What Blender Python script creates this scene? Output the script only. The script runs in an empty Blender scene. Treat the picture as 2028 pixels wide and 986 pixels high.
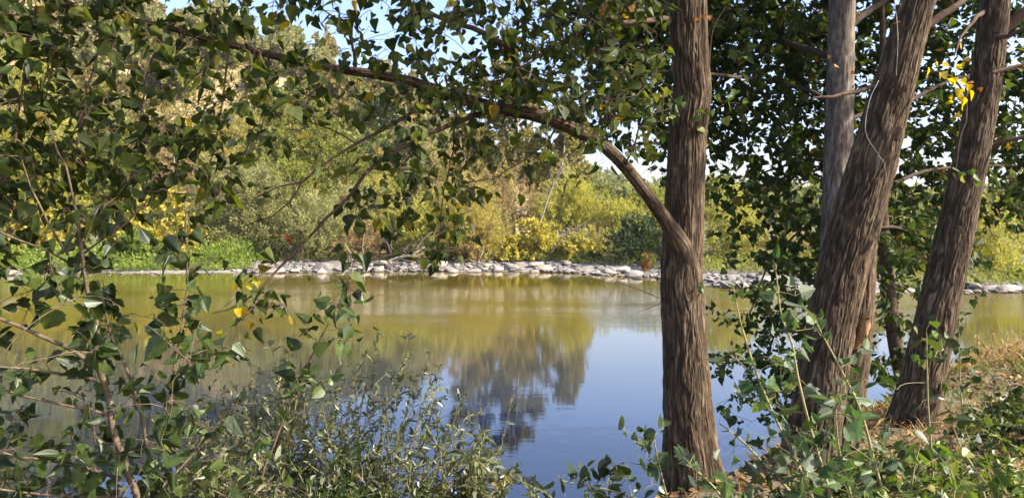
import bpy, math, random
import numpy as np
from mathutils import Vector

# ------------------------------------------------------------------ basics
F = 1503.0            # focal length in pixels of the 2028 px wide photograph
HOR = 425.0           # horizon row
CZ = 3.0              # camera height over the water
CX = 1014.0
RNG = np.random.default_rng(7)
scene = bpy.context.scene
COL = scene.collection
OFF = {}              # world offset of every thing / part


def P(px, py, Y):
    """point at depth Y (metres) that lies on the sight line px, py"""
    return np.array([(px - CX) / F * Y, Y, CZ + (HOR - py) / F * Y])


def sstep(a, b, x):
    t = np.clip((np.asarray(x, float) - a) / (b - a), 0, 1)
    return t * t * (3 - 2 * t)


def _hash(i, j, k, s):
    n = (i * 374761393 + j * 668265263 + k * 2147483647 + s * 1274126177) & 0xFFFFFFFF
    n = ((n ^ (n >> 13)) * 1274126177) & 0xFFFFFFFF
    n = (n ^ (n >> 16)) & 0xFFFF
    return n / 65535.0


def vnoise(p, s=0):
    """value noise 0..1 on (N,3)"""
    p = np.asarray(p, float)
    f = np.floor(p)
    i = f.astype(np.int64)
    t = p - f
    t = t * t * (3 - 2 * t)
    r = 0
    for dx in (0, 1):
        wx = t[:, 0] if dx else 1 - t[:, 0]
        for dy in (0, 1):
            wy = t[:, 1] if dy else 1 - t[:, 1]
            for dz in (0, 1):
                wz = t[:, 2] if dz else 1 - t[:, 2]
                r = r + wx * wy * wz * _hash(i[:, 0] + dx, i[:, 1] + dy, i[:, 2] + dz, s)
    return r


def fbm(p, o=4, s=0):
    p = np.asarray(p, float)
    a, r, w = 0.5, 0, 0
    for k in range(o):
        r = r + a * vnoise(p * 2 ** k, s + k)
        w += a
        a *= 0.5
    return r / w


def unit(v):
    v = np.asarray(v, float)
    return v / np.maximum(np.linalg.norm(v, axis=-1, keepdims=True), 1e-9)


class MB:
    """collects vertices and faces of one mesh"""
    def __init__(s):
        s.v, s.f, s.n, s.a = [], [], 0, []

    def add(s, v, f, a=None):
        v = np.asarray(v, float)
        f = np.asarray(f, np.int64)
        s.v.append(v)
        s.f.append(f + s.n)
        s.a.append(np.zeros(len(v)) if a is None else a)
        s.n += len(v)

    def empty(s):
        return s.n == 0


def make_mesh(name, mb, mat, smooth=True, off=(0, 0, 0), attr=None):
    me = bpy.data.meshes.new(name)
    V = np.concatenate(mb.v) - np.asarray(off, float)
    me.vertices.add(len(V))
    me.vertices.foreach_set('co', V.astype(np.float32).ravel())
    loops, starts, tot = [], [], 0
    for f in mb.f:
        k = f.shape[1]
        loops.append(f.ravel())
        starts.append(tot + np.arange(len(f)) * k)
        tot += f.size
    L = np.concatenate(loops).astype(np.int32)
    S = np.concatenate(starts).astype(np.int32)
    me.loops.add(len(L))
    me.loops.foreach_set('vertex_index', L)
    me.polygons.add(len(S))
    me.polygons.foreach_set('loop_start', S)
    me.polygons.foreach_set('use_smooth', np.full(len(S), smooth))
    if attr:
        at = me.attributes.new(attr, 'FLOAT', 'POINT')
        at.data.foreach_set('value', np.concatenate(mb.a).astype(np.float32))
    me.update(calc_edges=True)
    if mat:
        me.materials.append(mat)
    return me


def tag(o, label=None, cat=None, group=None, kind=None):
    if label: o['label'] = label
    if cat: o['category'] = cat
    if group: o['group'] = group
    if kind: o['kind'] = kind
    return o


def thing(name, label, cat, loc=(0, 0, 0), group=None):
    o = bpy.data.objects.new(name, None)
    o.empty_display_size = 0.1
    COL.objects.link(o)
    o.location = [float(c) for c in loc]
    OFF[o.name] = np.asarray(loc, float)
    return tag(o, label, cat, group)


def part(name, mb, mat, parent, smooth=True, attr=None, kind=None):
    off = OFF[parent.name]
    o = bpy.data.objects.new(name, make_mesh(name, mb, mat, smooth, off, attr))
    COL.objects.link(o)
    o.parent = parent
    OFF[o.name] = off
    if kind: o['kind'] = kind
    return o


def single(name, mb, mat, smooth=True, loc=(0, 0, 0), attr=None, **kw):
    o = bpy.data.objects.new(name, make_mesh(name, mb, mat, smooth, loc, attr))
    o.location = [float(c) for c in loc]
    COL.objects.link(o)
    OFF[o.name] = np.asarray(loc, float)
    return tag(o, **kw)


def copy_tree(o, parent=None):
    c = o.copy()
    COL.objects.link(c)
    if parent: c.parent = parent
    for ch in list(o.children):
        copy_tree(ch, c)
    return c


# ------------------------------------------------------------------ curves and tubes
def catmull(pts, step):
    pts = np.asarray(pts, float)
    q = np.vstack([2 * pts[0] - pts[1], pts, 2 * pts[-1] - pts[-2]])
    out = []
    for i in range(1, len(q) - 2):
        n = max(1, int(np.linalg.norm(q[i + 1, :3] - q[i, :3]) / step))
        t = (np.arange(n) / n)[:, None]
        a, b, c, d = q[i - 1], q[i], q[i + 1], q[i + 2]
        out.append(0.5 * (2 * b + (c - a) * t + (2 * a - 5 * b + 4 * c - d) * t ** 2 + (3 * b - a - 3 * c + d) * t ** 3))
    out.append(pts[-1:])
    return np.vstack(out)


def tube(mb, pts, rad, sides=6, cap=True):
    pts = np.asarray(pts, float)
    n = len(pts)
    if n < 2: return
    rad = np.broadcast_to(np.asarray(rad, float), (n,))
    d = unit(np.gradient(pts, axis=0))
    ref = np.array([0, 0, 1.0]) if abs(d[0, 2]) < 0.9 else np.array([1.0, 0, 0])
    u = np.zeros((n, 3))
    u0 = unit(np.cross(d[0], ref))
    for i in range(n):
        u0 = unit(u0 - d[i] * np.dot(u0, d[i]))
        u[i] = u0
    w = np.cross(d, u)
    a = np.arange(sides) / sides * 2 * math.pi
    ring = pts[:, None, :] + rad[:, None, None] * (np.cos(a)[None, :, None] * u[:, None, :] + np.sin(a)[None, :, None] * w[:, None, :])
    i = np.arange(n - 1)[:, None] * sides
    j = np.arange(sides)[None, :]
    k = (j + 1) % sides
    f = np.stack([i + j, i + k, i + sides + k, i + sides + j], -1).reshape(-1, 4)
    v = ring.reshape(-1, 3)
    mb.add(v, f)
    if cap:
        mb.add(np.vstack([v[-sides:], pts[-1:] + d[-1:] * rad[-1] * .6]),
               np.stack([np.arange(sides), (np.arange(sides) + 1) % sides, np.full(sides, sides)], -1))


def plates(A, L, nu, sv, seed):
    """interlacing bark plates: distance to the cracks of long jittered cells, periodic round the trunk"""
    u = (A / (2 * math.pi)) % 1.0 * nu
    v = L * sv
    iu, iv = np.floor(u).astype(np.int64), np.floor(v).astype(np.int64)
    f1 = np.full(u.shape, 9.0); f2 = np.full(u.shape, 9.0)
    for du in (-1, 0, 1):
        for dv in (-1, 0, 1):
            cu, cv = iu + du, iv + dv
            ku = cu % nu
            x = cu + .1 + .8 * _hash(ku, cv, ku * 0, seed) - u
            y = cv + .02 + .96 * _hash(ku, cv, ku * 0 + 5, seed + 3) - v
            d = np.sqrt(x * x + (y * .75) ** 2)
            n1 = np.minimum(f1, d)
            f2 = np.minimum(f2, np.maximum(f1, d)); f1 = n1
    return f2 - f1


def bark_tube(mb, pts, rad, sides=96, step=0.018, depth=0.016, seed=0, flare=0, lumps=0.05, fs=1.0):
    """trunk with real furrowed bark; attribute = ridge height"""
    pr = catmull(np.hstack([np.asarray(pts, float), np.asarray(rad, float)[:, None]]), step)
    p, r = pr[:, :3], pr[:, 3]
    n = len(p)
    d = unit(np.gradient(p, axis=0))
    u = np.zeros((n, 3)); u0 = unit(np.cross(d[0], [0.02, 1, 0.1]))
    for i in range(n):
        u0 = unit(u0 - d[i] * np.dot(u0, d[i])); u[i] = u0
    w = np.cross(d, u)
    l = np.concatenate([[0], np.cumsum(np.linalg.norm(np.diff(p, axis=0), axis=1))])
    a = np.arange(sides) / sides * 2 * math.pi
    A, Lg = np.meshgrid(a, l)
    rr = np.broadcast_to(r[:, None], A.shape)
    # plates of bark between cracks, with finer cracks and crumbs on them
    q3 = lambda ka, kl: np.stack([np.cos(A).ravel() * ka, np.sin(A).ravel() * ka, Lg.ravel() * kl], -1)
    wob = (fbm(q3(2.5, 4), 4, seed + 40).reshape(A.shape) - .5)
    nu = max(8, int(2 * math.pi * float(np.median(r)) / (.019 / fs ** .5)))
    Aw = (A + wob * .75).ravel(); Lw = (Lg + .16 * (fbm(q3(4, 9), 3, seed + 60).reshape(A.shape) - .5)).ravel()
    e1 = plates(Aw, Lw, nu, 4.2, seed)
    e2 = plates(Aw, Lw, nu * 2 + 1, 11.0, seed + 70)
    e3 = plates(Aw, Lw, max(5, nu // 2), 2.6, seed + 90)
    wv = .30 + .5 * fbm(q3(5, 12), 2, seed + 30)                     # how wide a crack gapes here
    cr = fbm(q3(11, 26), 4, seed + 80)
    fib = fbm(np.stack([np.cos(Aw) * 15, np.sin(Aw) * 15, Lw * 9], -1), 3, seed + 85)
    rg = (.34 * np.clip(e1 / wv, 0, 1) + .16 * np.clip(e2 / wv, 0, 1) + .18 * np.clip(e3 / (wv * .7), 0, 1) + .34 * cr + .28 * fib).reshape(A.shape)
    rg = np.clip((rg - .25) / .85, 0, 1.1)
    low = fbm(np.stack([np.cos(A).ravel() * 1.1, np.sin(A).ravel() * 1.1, Lg.ravel() * 1.3], -1), 2, seed + 20).reshape(A.shape) - .5
    R = rr * (1 + lumps * 2 * low) + depth * (rg - .7)
    if flare:
        lob = 1 + .35 * np.sin(A * 5 + seed)
        R = R + flare * np.exp(-Lg / .30) * lob
    ring = p[:, None] + R[..., None] * (np.cos(A)[..., None] * u[:, None] + np.sin(A)[..., None] * w[:, None])
    i = np.arange(n - 1)[:, None] * sides
    j = np.arange(sides)[None, :]
    kk = (j + 1) % sides
    f = np.stack([i + j, i + kk, i + sides + kk, i + sides + j], -1).reshape(-1, 4)
    mb.add(ring.reshape(-1, 3), f, rg.ravel())
    return pr


# ------------------------------------------------------------------ leaves
def outline(half, tipcurl=0.12, fold=0.18):
    """half outline [(x,y)...] from base to tip -> vertices and two half blades"""
    h = np.asarray(half, float)
    n = len(h)
    tip = np.array([0, 1.0]); base = np.array([0, 0.0])
    def z(xy): return fold * np.abs(xy[:, 0]) - tipcurl * xy[:, 1] ** 2
    xy = np.vstack([base, h, tip, h * [-1, 1]])
    v = np.column_stack([xy, z(xy)])
    r = list(range(0, n + 2))                       # base, right side, tip
    lft = [0, n + 1] + [n + 2 + i for i in range(n - 1, -1, -1)]
    return v, np.array([r]), np.array([lft])


POPLAR = outline([(.16, -.05), (.34, .00), (.46, .13), (.46, .26), (.36, .45), (.22, .64), (.09, .83)], .2, .22)
TOOTHED = outline([(.22, -.02), (.43, .08), (.41, .20), (.50, .32), (.40, .46), (.37, .62), (.20, .78), (.10, .92)], .25, .28)
ROUND = outline([(.28, .02), (.46, .22), (.47, .45), (.32, .72), (.12, .92)])
LOBED = outline([(.18, -.03), (.50, .02), (.36, .20), (.56, .48), (.28, .50), (.27, .72), (.12, .78)], .2, .25)
LANCE = outline([(.07, .12), (.12, .40), (.09, .72)], .2, .4)


def add_leaves(mb, shape, pos, axis, nrm, size, curl=None):
    """leaves at pos along axis (unit), blade normal nrm"""
    v, f1, f2 = shape
    N, k = len(pos), len(v)
    ax = unit(axis)
    sd = unit(np.cross(ax, nrm))
    nn = np.cross(sd, ax)
    size = np.broadcast_to(np.asarray(size, float), (N,))
    vz = v[None, :, 2] * (np.ones(N) if curl is None else curl)[:, None]
    V = pos[:, None] + size[:, None, None] * (v[None, :, 0, None] * sd[:, None] + v[None, :, 1, None] * ax[:, None] + vz[..., None] * nn[:, None])
    o = (np.arange(N) * k)[:, None]
    V = V.reshape(-1, 3)
    mb.add(V, o + f1)
    mb.v.append(np.zeros((0, 3))); mb.a.append(np.zeros(0))
    mb.f.append(o + f2 + (mb.n - len(V)))


def leaf_dirs(n, rng, down=.8, spread=.7, flat=.3):
    ax = rng.normal(0, spread, (n, 3)); ax[:, 2] -= down
    nr = rng.normal(0, 1, (n, 3)); nr[:, 2] += flat * rng.choice([1, 1, 1, -1], n)
    return unit(ax), unit(nr)


def grow(skel, clusters, rng, stems, leaves, shape, per, size, r0=.0035, droop=.12, sides=4, down=.8, flat=.3,
         sprays=None, tlen=.28, pet=.05, spread=.7):
    """join every cluster point to the nearest wood by a bent twig and hang leaves along its end"""
    nodes = np.vstack(skel)
    cl = np.asarray(clusters)
    d0 = np.array([np.min(np.sum((nodes - c) ** 2, 1)) for c in cl])
    LP, LA, LN, LS = [], [], [], []
    buf = np.zeros((len(nodes) + len(cl) * 8, 3)); m = len(nodes); buf[:m] = nodes
    for i in np.argsort(d0):
        c = cl[i]
        dd = np.sum((buf[:m] - c) ** 2, 1)
        j = int(np.argmin(dd)); a = buf[j]
        L = math.sqrt(dd[j])
        if L < .02: continue
        nseg = max(3, min(8, int(L / .07) + 2))
        t = np.linspace(0, 1, nseg)[:, None]
        bend = rng.normal(0, .13 * L, 3); bend[2] = abs(bend[2]) * .6 + droop * L
        p = a + (c - a) * t + bend * 4 * t * (1 - t) * .5
        p[1:-1] += rng.normal(0, .01 * L, (nseg - 2, 3))
        rr = r0 * (.7 + .9 * min(L, 1.2))
        tube(stems, p, np.linspace(rr, r0 * .45, nseg), sides, cap=False)
        k = min(7, nseg - 1)
        idx = np.linspace(1, nseg - 1, k).astype(int)
        buf[m:m + k] = p[idx]; m += k
        n = max(1, int(rng.poisson(per)))
        tl = min(1, tlen / L)
        s = 1 - rng.random(n) * tl
        s[0] = 1
        x = s * (nseg - 1); i0 = np.minimum(x.astype(int), nseg - 2); fr = (x - i0)[:, None]
        base = p[i0] * (1 - fr) + p[i0 + 1] * fr
        ax, nr = leaf_dirs(n, rng, down, spread, flat)
        off = unit(ax + rng.normal(0, .5, (n, 3))) * pet * rng.uniform(.5, 1.3, (n, 1))
        for b, e in zip(base, base + off):
            if sprays is not None:
                tube(sprays, [b, e], [.0011, .0009], 3, cap=False)
        LP.append(base + off); LA.append(ax); LN.append(nr)
        LS.append(size * np.clip(rng.normal(1, .30, n), .35, 1.6))
    LP, LA, LN, LS = map(np.concatenate, (LP, LA, LN, LS))
    pick = rng.random(len(LP)); cu = rng.uniform(-1.2, 2.6, len(LP))
    for lo_, hi_, sx in ((0, .45, 1.0), (.45, .8, .82), (.8, 1.01, .62)):
        k_ = (pick >= lo_) & (pick < hi_)
        if k_.any(): add_leaves(leaves, (shape[0] * [sx, 1, 1], shape[1], shape[2]), LP[k_], LA[k_], LN[k_], LS[k_], cu[k_])
    return len(LP)


CW, CH = 78.0, 76.0


def map_clusters(rows, r_first, c_first, leaf_px, per, depth, rng, fill=.215):
    """coverage digits of a cell grid over the view -> cluster points with real depth"""
    out = []
    for r, row in enumerate(rows):
        for c, ch in enumerate(row.split()):
            cov = min(.97, int(ch) / 10.0)
            if cov <= 0: continue
            lp = leaf_px(c + c_first)
            n = -math.log(1 - cov) * CW * CH / (fill * lp * lp) / per
            n = int(n) + (rng.random() < n - int(n))
            px = (c + c_first + rng.random(n)) * CW
            py = (r + r_first + rng.random(n)) * CH
            for x, y in zip(px, py):
                out.append(P(x, y, depth(x, y, rng)))
    return np.array(out)


# ------------------------------------------------------------------ materials
def newmat(name):
    m = bpy.data.materials.new(name)
    m.use_nodes = True
    nt = m.node_tree
    for n in list(nt.nodes): nt.nodes.remove(n)
    out = nt.nodes.new('ShaderNodeOutputMaterial')
    return m, nt, out


def N(nt, t, **kw):
    n = nt.nodes.new('ShaderNode' + t)
    for k, v in kw.items():
        if k in n.inputs: n.inputs[k].default_value = v
        else: setattr(n, k, v)
    return n


def ramp(nt, stops, interp='LINEAR'):
    n = nt.nodes.new('ShaderNodeValToRGB')
    cr = n.color_ramp
    cr.interpolation = interp
    while len(cr.elements) < len(stops): cr.elements.new(0.5)
    for e, (p, c) in zip(cr.elements, stops):
        e.position = p
        e.color = (*c, 1) if len(c) == 3 else c
    return n


def leaf_mat(name, stops, trans=.35, rough=.45, spec=.4, under=None, tgain=1.5, blotch=45.0):
    m, nt, out = newmat(name)
    g = N(nt, 'NewGeometry')
    r = ramp(nt, stops)
    nt.links.new(g.outputs['Random Per Island'], r.inputs[0])
    col = r.outputs[0]
    if blotch:
        tc = N(nt, 'TexCoord')
        nz = N(nt, 'TexNoise', Scale=blotch, Detail=4.0); nt.links.new(tc.outputs['Object'], nz.inputs['Vector'])
        rb = ramp(nt, [(.35, (.62, .66, .60)), (.62, (1.25, 1.18, 1.0))]); nt.links.new(nz.outputs[0], rb.inputs[0])
        mb_ = N(nt, 'Mix', data_type='RGBA', blend_type='MULTIPLY'); mb_.inputs['Factor'].default_value = 1
        nt.links.new(col, mb_.inputs['A']); nt.links.new(rb.outputs[0], mb_.inputs['B'])
        col = mb_.outputs['Result']
    if under:
        mx = N(nt, 'Mix', data_type='RGBA')
        mx.inputs['B'].default_value = (*under, 1)
        nt.links.new(g.outputs['Backfacing'], mx.inputs['Factor'])
        nt.links.new(col, mx.inputs['A'])
        col = mx.outputs['Result']
    b = N(nt, 'BsdfPrincipled', Roughness=rough)
    b.inputs['Specular IOR Level'].default_value = spec
    nt.links.new(col, b.inputs['Base Color'])
    t = N(nt, 'BsdfTranslucent')
    hs = N(nt, 'HueSaturation', Hue=.485, Saturation=1.15, Value=tgain)
    nt.links.new(r.outputs[0], hs.inputs['Color'])
    nt.links.new(hs.outputs[0], t.inputs['Color'])
    ms = N(nt, 'MixShader'); ms.inputs[0].default_value = trans
    nt.links.new(b.outputs[0], ms.inputs[1]); nt.links.new(t.outputs[0], ms.inputs[2])
    nt.links.new(ms.outputs[0], out.inputs[0])
    return m


def bark_mat(name, furrow, ridge, pale, bump=.5):
    m, nt, out = newmat(name)
    at = N(nt, 'Attribute', attribute_name='ridge')
    tc = N(nt, 'TexCoord')
    mp = N(nt, 'Mapping'); mp.inputs['Scale'].default_value = (1, 1, .5)
    nt.links.new(tc.outputs['Object'], mp.inputs[0])
    n1 = N(nt, 'TexNoise', Scale=46.0, Detail=6.0, Roughness=.65)
    nt.links.new(mp.outputs[0], n1.inputs['Vector'])
    n2 = N(nt, 'TexNoise', Scale=5.0, Detail=3.0)
    nt.links.new(tc.outputs['Object'], n2.inputs['Vector'])
    ad = N(nt, 'Math', operation='MULTIPLY_ADD')
    ad.inputs[1].default_value = .7
    nt.links.new(n1.outputs[0], ad.inputs[0])
    sb = N(nt, 'Math', operation='MULTIPLY_ADD'); sb.inputs[1].default_value = 1.2; sb.inputs[2].default_value = -.45
    nt.links.new(at.outputs['Fac'], sb.inputs[0])
    nt.links.new(sb.outputs[0], ad.inputs[2])
    r = ramp(nt, [(.15, furrow), (.55, ridge), (.95, pale)])
    nt.links.new(ad.outputs[0], r.inputs[0])
    mx = N(nt, 'Mix', data_type='RGBA', blend_type='MULTIPLY')
    mx.inputs['Factor'].default_value = .55
    r2 = ramp(nt, [(.3, (.62, .60, .55)), (.7, (1.0, .98, .95))])
    nt.links.new(n2.outputs[0], r2.inputs[0])
    nt.links.new(r.outputs[0], mx.inputs['A']); nt.links.new(r2.outputs[0], mx.inputs['B'])
    b = N(nt, 'BsdfPrincipled', Roughness=.9)
    b.inputs['Specular IOR Level'].default_value = .2
    nt.links.new(mx.outputs['Result'], b.inputs['Base Color'])
    bp = N(nt, 'Bump', Strength=bump, Distance=.012)
    nt.links.new(n1.outputs[0], bp.inputs['Height'])
    nt.links.new(bp.outputs[0], b.inputs['Normal'])
    nt.links.new(b.outputs[0], out.inputs[0])
    return m


def noise_mat(name, stops, scale, detail=5, rough=.9, bump=.4, bdist=.03, spec=.25, stretch=(1, 1, 1), rand=None):
    m, nt, out = newmat(name)
    tc = N(nt, 'TexCoord')
    mp = N(nt, 'Mapping'); mp.inputs['Scale'].default_value = stretch
    nt.links.new(tc.outputs['Object'], mp.inputs[0])
    n1 = N(nt, 'TexNoise', Scale=scale, Detail=detail, Roughness=.6)
    nt.links.new(mp.outputs[0], n1.inputs['Vector'])
    r = ramp(nt, stops)
    nt.links.new(n1.outputs[0], r.inputs[0])
    col = r.outputs[0]
    if rand:
        oi = N(nt, 'ObjectInfo')
        r2 = ramp(nt, rand)
        nt.links.new(oi.outputs['Random'], r2.inputs[0])
        mx = N(nt, 'Mix', data_type='RGBA', blend_type='MULTIPLY'); mx.inputs['Factor'].default_value = 1
        nt.links.new(col, mx.inputs['A']); nt.links.new(r2.outputs[0], mx.inputs['B'])
        ge = N(nt, 'NewGeometry'); sp = N(nt, 'SeparateXYZ'); nt.links.new(ge.outputs['Position'], sp.inputs[0])
        mr = N(nt, 'MapRange'); mr.inputs['From Min'].default_value = .03; mr.inputs['From Max'].default_value = .09
        nt.links.new(sp.outputs['Z'], mr.inputs['Value'])
        wet = ramp(nt, [(0, (.34, .31, .24)), (1, (1, 1, 1))]); nt.links.new(mr.outputs[0], wet.inputs[0])
        m2 = N(nt, 'Mix', data_type='RGBA', blend_type='MULTIPLY'); m2.inputs['Factor'].default_value = 1
        nt.links.new(mx.outputs['Result'], m2.inputs['A']); nt.links.new(wet.outputs[0], m2.inputs['B'])
        col = m2.outputs['Result']
    b = N(nt, 'BsdfPrincipled', Roughness=rough)
    b.inputs['Specular IOR Level'].default_value = spec
    nt.links.new(col, b.inputs['Base Color'])
    n3 = N(nt, 'TexNoise', Scale=scale * 4, Detail=5.0)
    nt.links.new(mp.outputs[0], n3.inputs['Vector'])
    bp = N(nt, 'Bump', Strength=bump, Distance=bdist)
    nt.links.new(n3.outputs[0], bp.inputs['Height']); nt.links.new(bp.outputs[0], b.inputs['Normal'])
    nt.links.new(b.outputs[0], out.inputs[0])
    return m


M = {}
# near foliage
M['poplar_leaf'] = leaf_mat('poplar_leaf', [(0, (.024, .040, .008)), (.5, (.044, .064, .011)), (.92, (.085, .11, .020)), (.98, (.15, .15, .025)), (1, (.28, .19, .03))], .44, .5, .25)
M['shade_leaf'] = leaf_mat('shade_leaf', [(0, (.026, .050, .014)), (.6, (.046, .078, .018)), (.95, (.10, .125, .024)), (1, (.24, .16, .03))], .32, .55, .2)
M['sapling_leaf'] = leaf_mat('sapling_leaf', [(0, (.020, .038, .009)), (.7, (.037, .062, .013)), (.992, (.09, .125, .03)), (1, (.28, .22, .04))], .34, .42, .45)
M['white_leaf'] = leaf_mat('white_leaf', [(0, (.035, .080, .022)), (.7, (.060, .11, .028)), (1, (.11, .16, .035))], .34, .48, .35, under=(.115, .145, .085))
M['willow_leaf'] = leaf_mat('willow_leaf', [(0, (.070, .092, .034)), (.7, (.115, .132, .052)), (.97, (.22, .21, .07)), (1, (.30, .14, .04))], .28, .34, .6, under=(.20, .21, .125))
M['yellow_leaf'] = leaf_mat('yellow_leaf', [(0, (.40, .33, .03)), (.6, (.55, .40, .03)), (1, (.35, .38, .05))], .5, .45, .3, tgain=1.3)
M['dead_leaf'] = leaf_mat('dead_leaf', [(0, (.22, .09, .03)), (.6, (.40, .19, .06)), (1, (.48, .30, .12))], .35, .7, .2, tgain=1.2)
M['weed_leaf'] = leaf_mat('weed_leaf', [(0, (.06, .11, .02)), (.7, (.10, .16, .03)), (1, (.2, .2, .05))], .35, .45, .4)
# far foliage
def far_mat(name, a, b, c, trans=.42):
    return leaf_mat(name, [(0, a), (.5, b), (1, c)], trans, .6, .2, tgain=1.5, blotch=.9)
M['f_silver'] = far_mat('silver_willow_leaf', (0.179, 0.199, 0.089), (0.259, 0.268, 0.118), (0.338, 0.328, 0.136))
M['f_ygreen'] = far_mat('yellowing_willow_leaf', (0.226, 0.249, 0.061), (0.321, 0.330, 0.077), (0.420, 0.386, 0.098))
M['f_gold'] = far_mat('golden_willow_leaf', (0.246, 0.248, 0.068), (0.335, 0.315, 0.086), (0.437, 0.360, 0.108))
M['f_yellow'] = far_mat('knotweed_leaf', (0.279, 0.279, 0.050), (0.400, 0.369, 0.076), (0.484, 0.423, 0.101))
M['f_bright'] = far_mat('bright_herb_leaf', (.11, .17, .03), (.165, .235, .045), (.25, .29, .07))
M['f_mid'] = far_mat('green_shrub_leaf', (0.126, 0.158, 0.040), (0.184, 0.213, 0.053), (0.284, 0.275, 0.065))
M['f_dark'] = far_mat('dark_shrub_leaf', (.035, .06, .022), (.052, .085, .032), (.08, .11, .04), .2)  # dark leaves, also standing in for shade on the bush by the trunk
M['f_tan'] = far_mat('withered_shrub_leaf', (0.257, 0.194, 0.104), (0.342, 0.257, 0.136), (0.380, 0.293, 0.128))
M['f_rust'] = far_mat('reddening_leaf', (.255, .205, .105), (.33, .26, .13), (.37, .32, .115))
M['f_pop'] = far_mat('far_poplar_leaf', (0.165, 0.169, 0.055), (0.232, 0.217, 0.065), (0.285, 0.255, 0.085))
M['f_scrub'] = far_mat('scrub_leaf', (0.153, 0.149, 0.050), (0.214, 0.194, 0.065), (0.270, 0.225, 0.076))
# wood
M['bark'] = bark_mat('poplar_bark', (.032, .021, .012), (.088, .061, .036), (.20, .148, .094), .7)
M['grey_bark'] = bark_mat('grey_bark', (.09, .07, .054), (.185, .152, .12), (.33, .29, .235))
M['limb_bark'] = noise_mat('limb_bark', [(.3, (.045, .030, .018)), (.7, (.125, .088, .055))], 22, bump=.7, bdist=.01)
M['twig'] = noise_mat('twig_bark', [(.3, (.065, .040, .026)), (.7, (.13, .085, .055))], 30, bump=.3, bdist=.004)
M['dark_twig'] = noise_mat('dark_twig_bark', [(.3, (.040, .027, .018)), (.7, (.085, .06, .042))], 30, bump=.3, bdist=.004)
M['sap_bark'] = noise_mat('sapling_bark', [(.3, (.060, .042, .026)), (.55, (.12, .088, .056)), (.7, (.19, .15, .10))], 34, bump=.7, bdist=.006)
M['green_stem'] = noise_mat('green_stem', [(.3, (.20, .19, .08)), (.7, (.30, .25, .12))], 24, bump=.2, bdist=.004)
M['pale_stem'] = noise_mat('pale_far_stem', [(.3, (.26, .22, .16)), (.7, (.42, .37, .29))], 8, bump=.3)
M['mid_stem'] = noise_mat('mid_far_stem', [(.3, (.13, .11, .085)), (.7, (.24, .21, .17))], 8, bump=.3)
M['dark_stem'] = noise_mat('dark_far_stem', [(.3, (.055, .042, .030)), (.7, (.12, .09, .065))], 8, bump=.3)
M['raw_wood'] = noise_mat('broken_wood', [(.3, (.32, .17, .08)), (.7, (.52, .33, .18))], 30, stretch=(1, 1, .2), bump=.7, bdist=.01)
# ground
M['soil'] = noise_mat('bank_soil', [(.25, (.070, .052, .033)), (.5, (.14, .108, .068)), (.75, (.24, .19, .12))], 4.2, 9, bump=.8, bdist=.05)
M['shingle'] = noise_mat('shingle', [(.3, (.20, .17, .13)), (.5, (.33, .29, .235)), (.7, (.44, .40, .34))], 3.0, 8, bump=1, bdist=.12)
M['hill_grass'] = noise_mat('dry_hill_grass', [(.30, (.16, .15, .060)), (.5, (.29, .22, .115)), (.68, (.38, .275, .165))], .09, 9, bump=.8, bdist=1.0)
M['far_wood'] = noise_mat('far_wooded_hill', [(.3, (.045, .06, .028)), (.55, (.085, .10, .045)), (.75, (.20, .17, .09))], .02, 9, bump=1, bdist=4)
M['mountain'] = noise_mat('haze_blue_mountain', [(.3, (.06, .08, .09)), (.7, (.11, .13, .14))], .004, 6, bump=.5, bdist=10)  # distance haze painted in as a bluish mountain colour
M['stone'] = noise_mat('river_stone', [(.3, (.20, .185, .165)), (.55, (.31, .285, .255)), (.8, (.43, .40, .36))], 3.2, 6, rough=.8, bump=.5, bdist=.04,
                       rand=[(0, (.40, .40, .43)), (.25, (.75, .73, .69)), (.6, (1, .97, .93)), (.85, (1, .88, .78)), (1, (1, 1, 1))])
M['straw'] = leaf_mat('straw', [(0, (.26, .18, .08)), (.6, (.40, .29, .13)), (1, (.5, .4, .2))], .25, .6, .3)
M['litter'] = leaf_mat('litter', [(0, (.11, .065, .035)), (.6, (.22, .13, .06)), (1, (.36, .25, .11))], .15, .7, .2)


def far_ground():
    m, nt, out = newmat('far_ground')
    tc = N(nt, 'TexCoord'); sp = N(nt, 'SeparateXYZ'); nt.links.new(tc.outputs['Object'], sp.inputs[0])
    n1 = N(nt, 'TexNoise', Scale=2.5, Detail=8.0); nt.links.new(tc.outputs['Object'], n1.inputs['Vector'])
    n2_ = N(nt, 'TexNoise', Scale=.7, Detail=6.0); nt.links.new(tc.outputs['Object'], n2_.inputs['Vector'])
    a = ramp(nt, [(.3, (.12, .105, .085)), (.5, (.19, .17, .14)), (.7, (.27, .245, .21))]); nt.links.new(n1.outputs[0], a.inputs[0])
    b_ = ramp(nt, [(.3, (.055, .060, .022)), (.5, (.12, .10, .045)), (.7, (.20, .155, .08))]); nt.links.new(n2_.outputs[0], b_.inputs[0])
    mr = N(nt, 'MapRange'); mr.inputs['From Min'].default_value = .42; mr.inputs['From Max'].default_value = .62
    nt.links.new(sp.outputs['Z'], mr.inputs['Value'])
    mx = N(nt, 'Mix', data_type='RGBA'); nt.links.new(mr.outputs[0], mx.inputs['Factor'])
    nt.links.new(a.outputs[0], mx.inputs['A']); nt.links.new(b_.outputs[0], mx.inputs['B'])
    b = N(nt, 'BsdfPrincipled', Roughness=.95); nt.links.new(mx.outputs['Result'], b.inputs['Base Color'])
    bp = N(nt, 'Bump', Strength=.9, Distance=.1); nt.links.new(n1.outputs[0], bp.inputs['Height']); nt.links.new(bp.outputs[0], b.inputs['Normal'])
    nt.links.new(b.outputs[0], out.inputs[0])
    return m


M['far_ground'] = far_ground()


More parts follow.
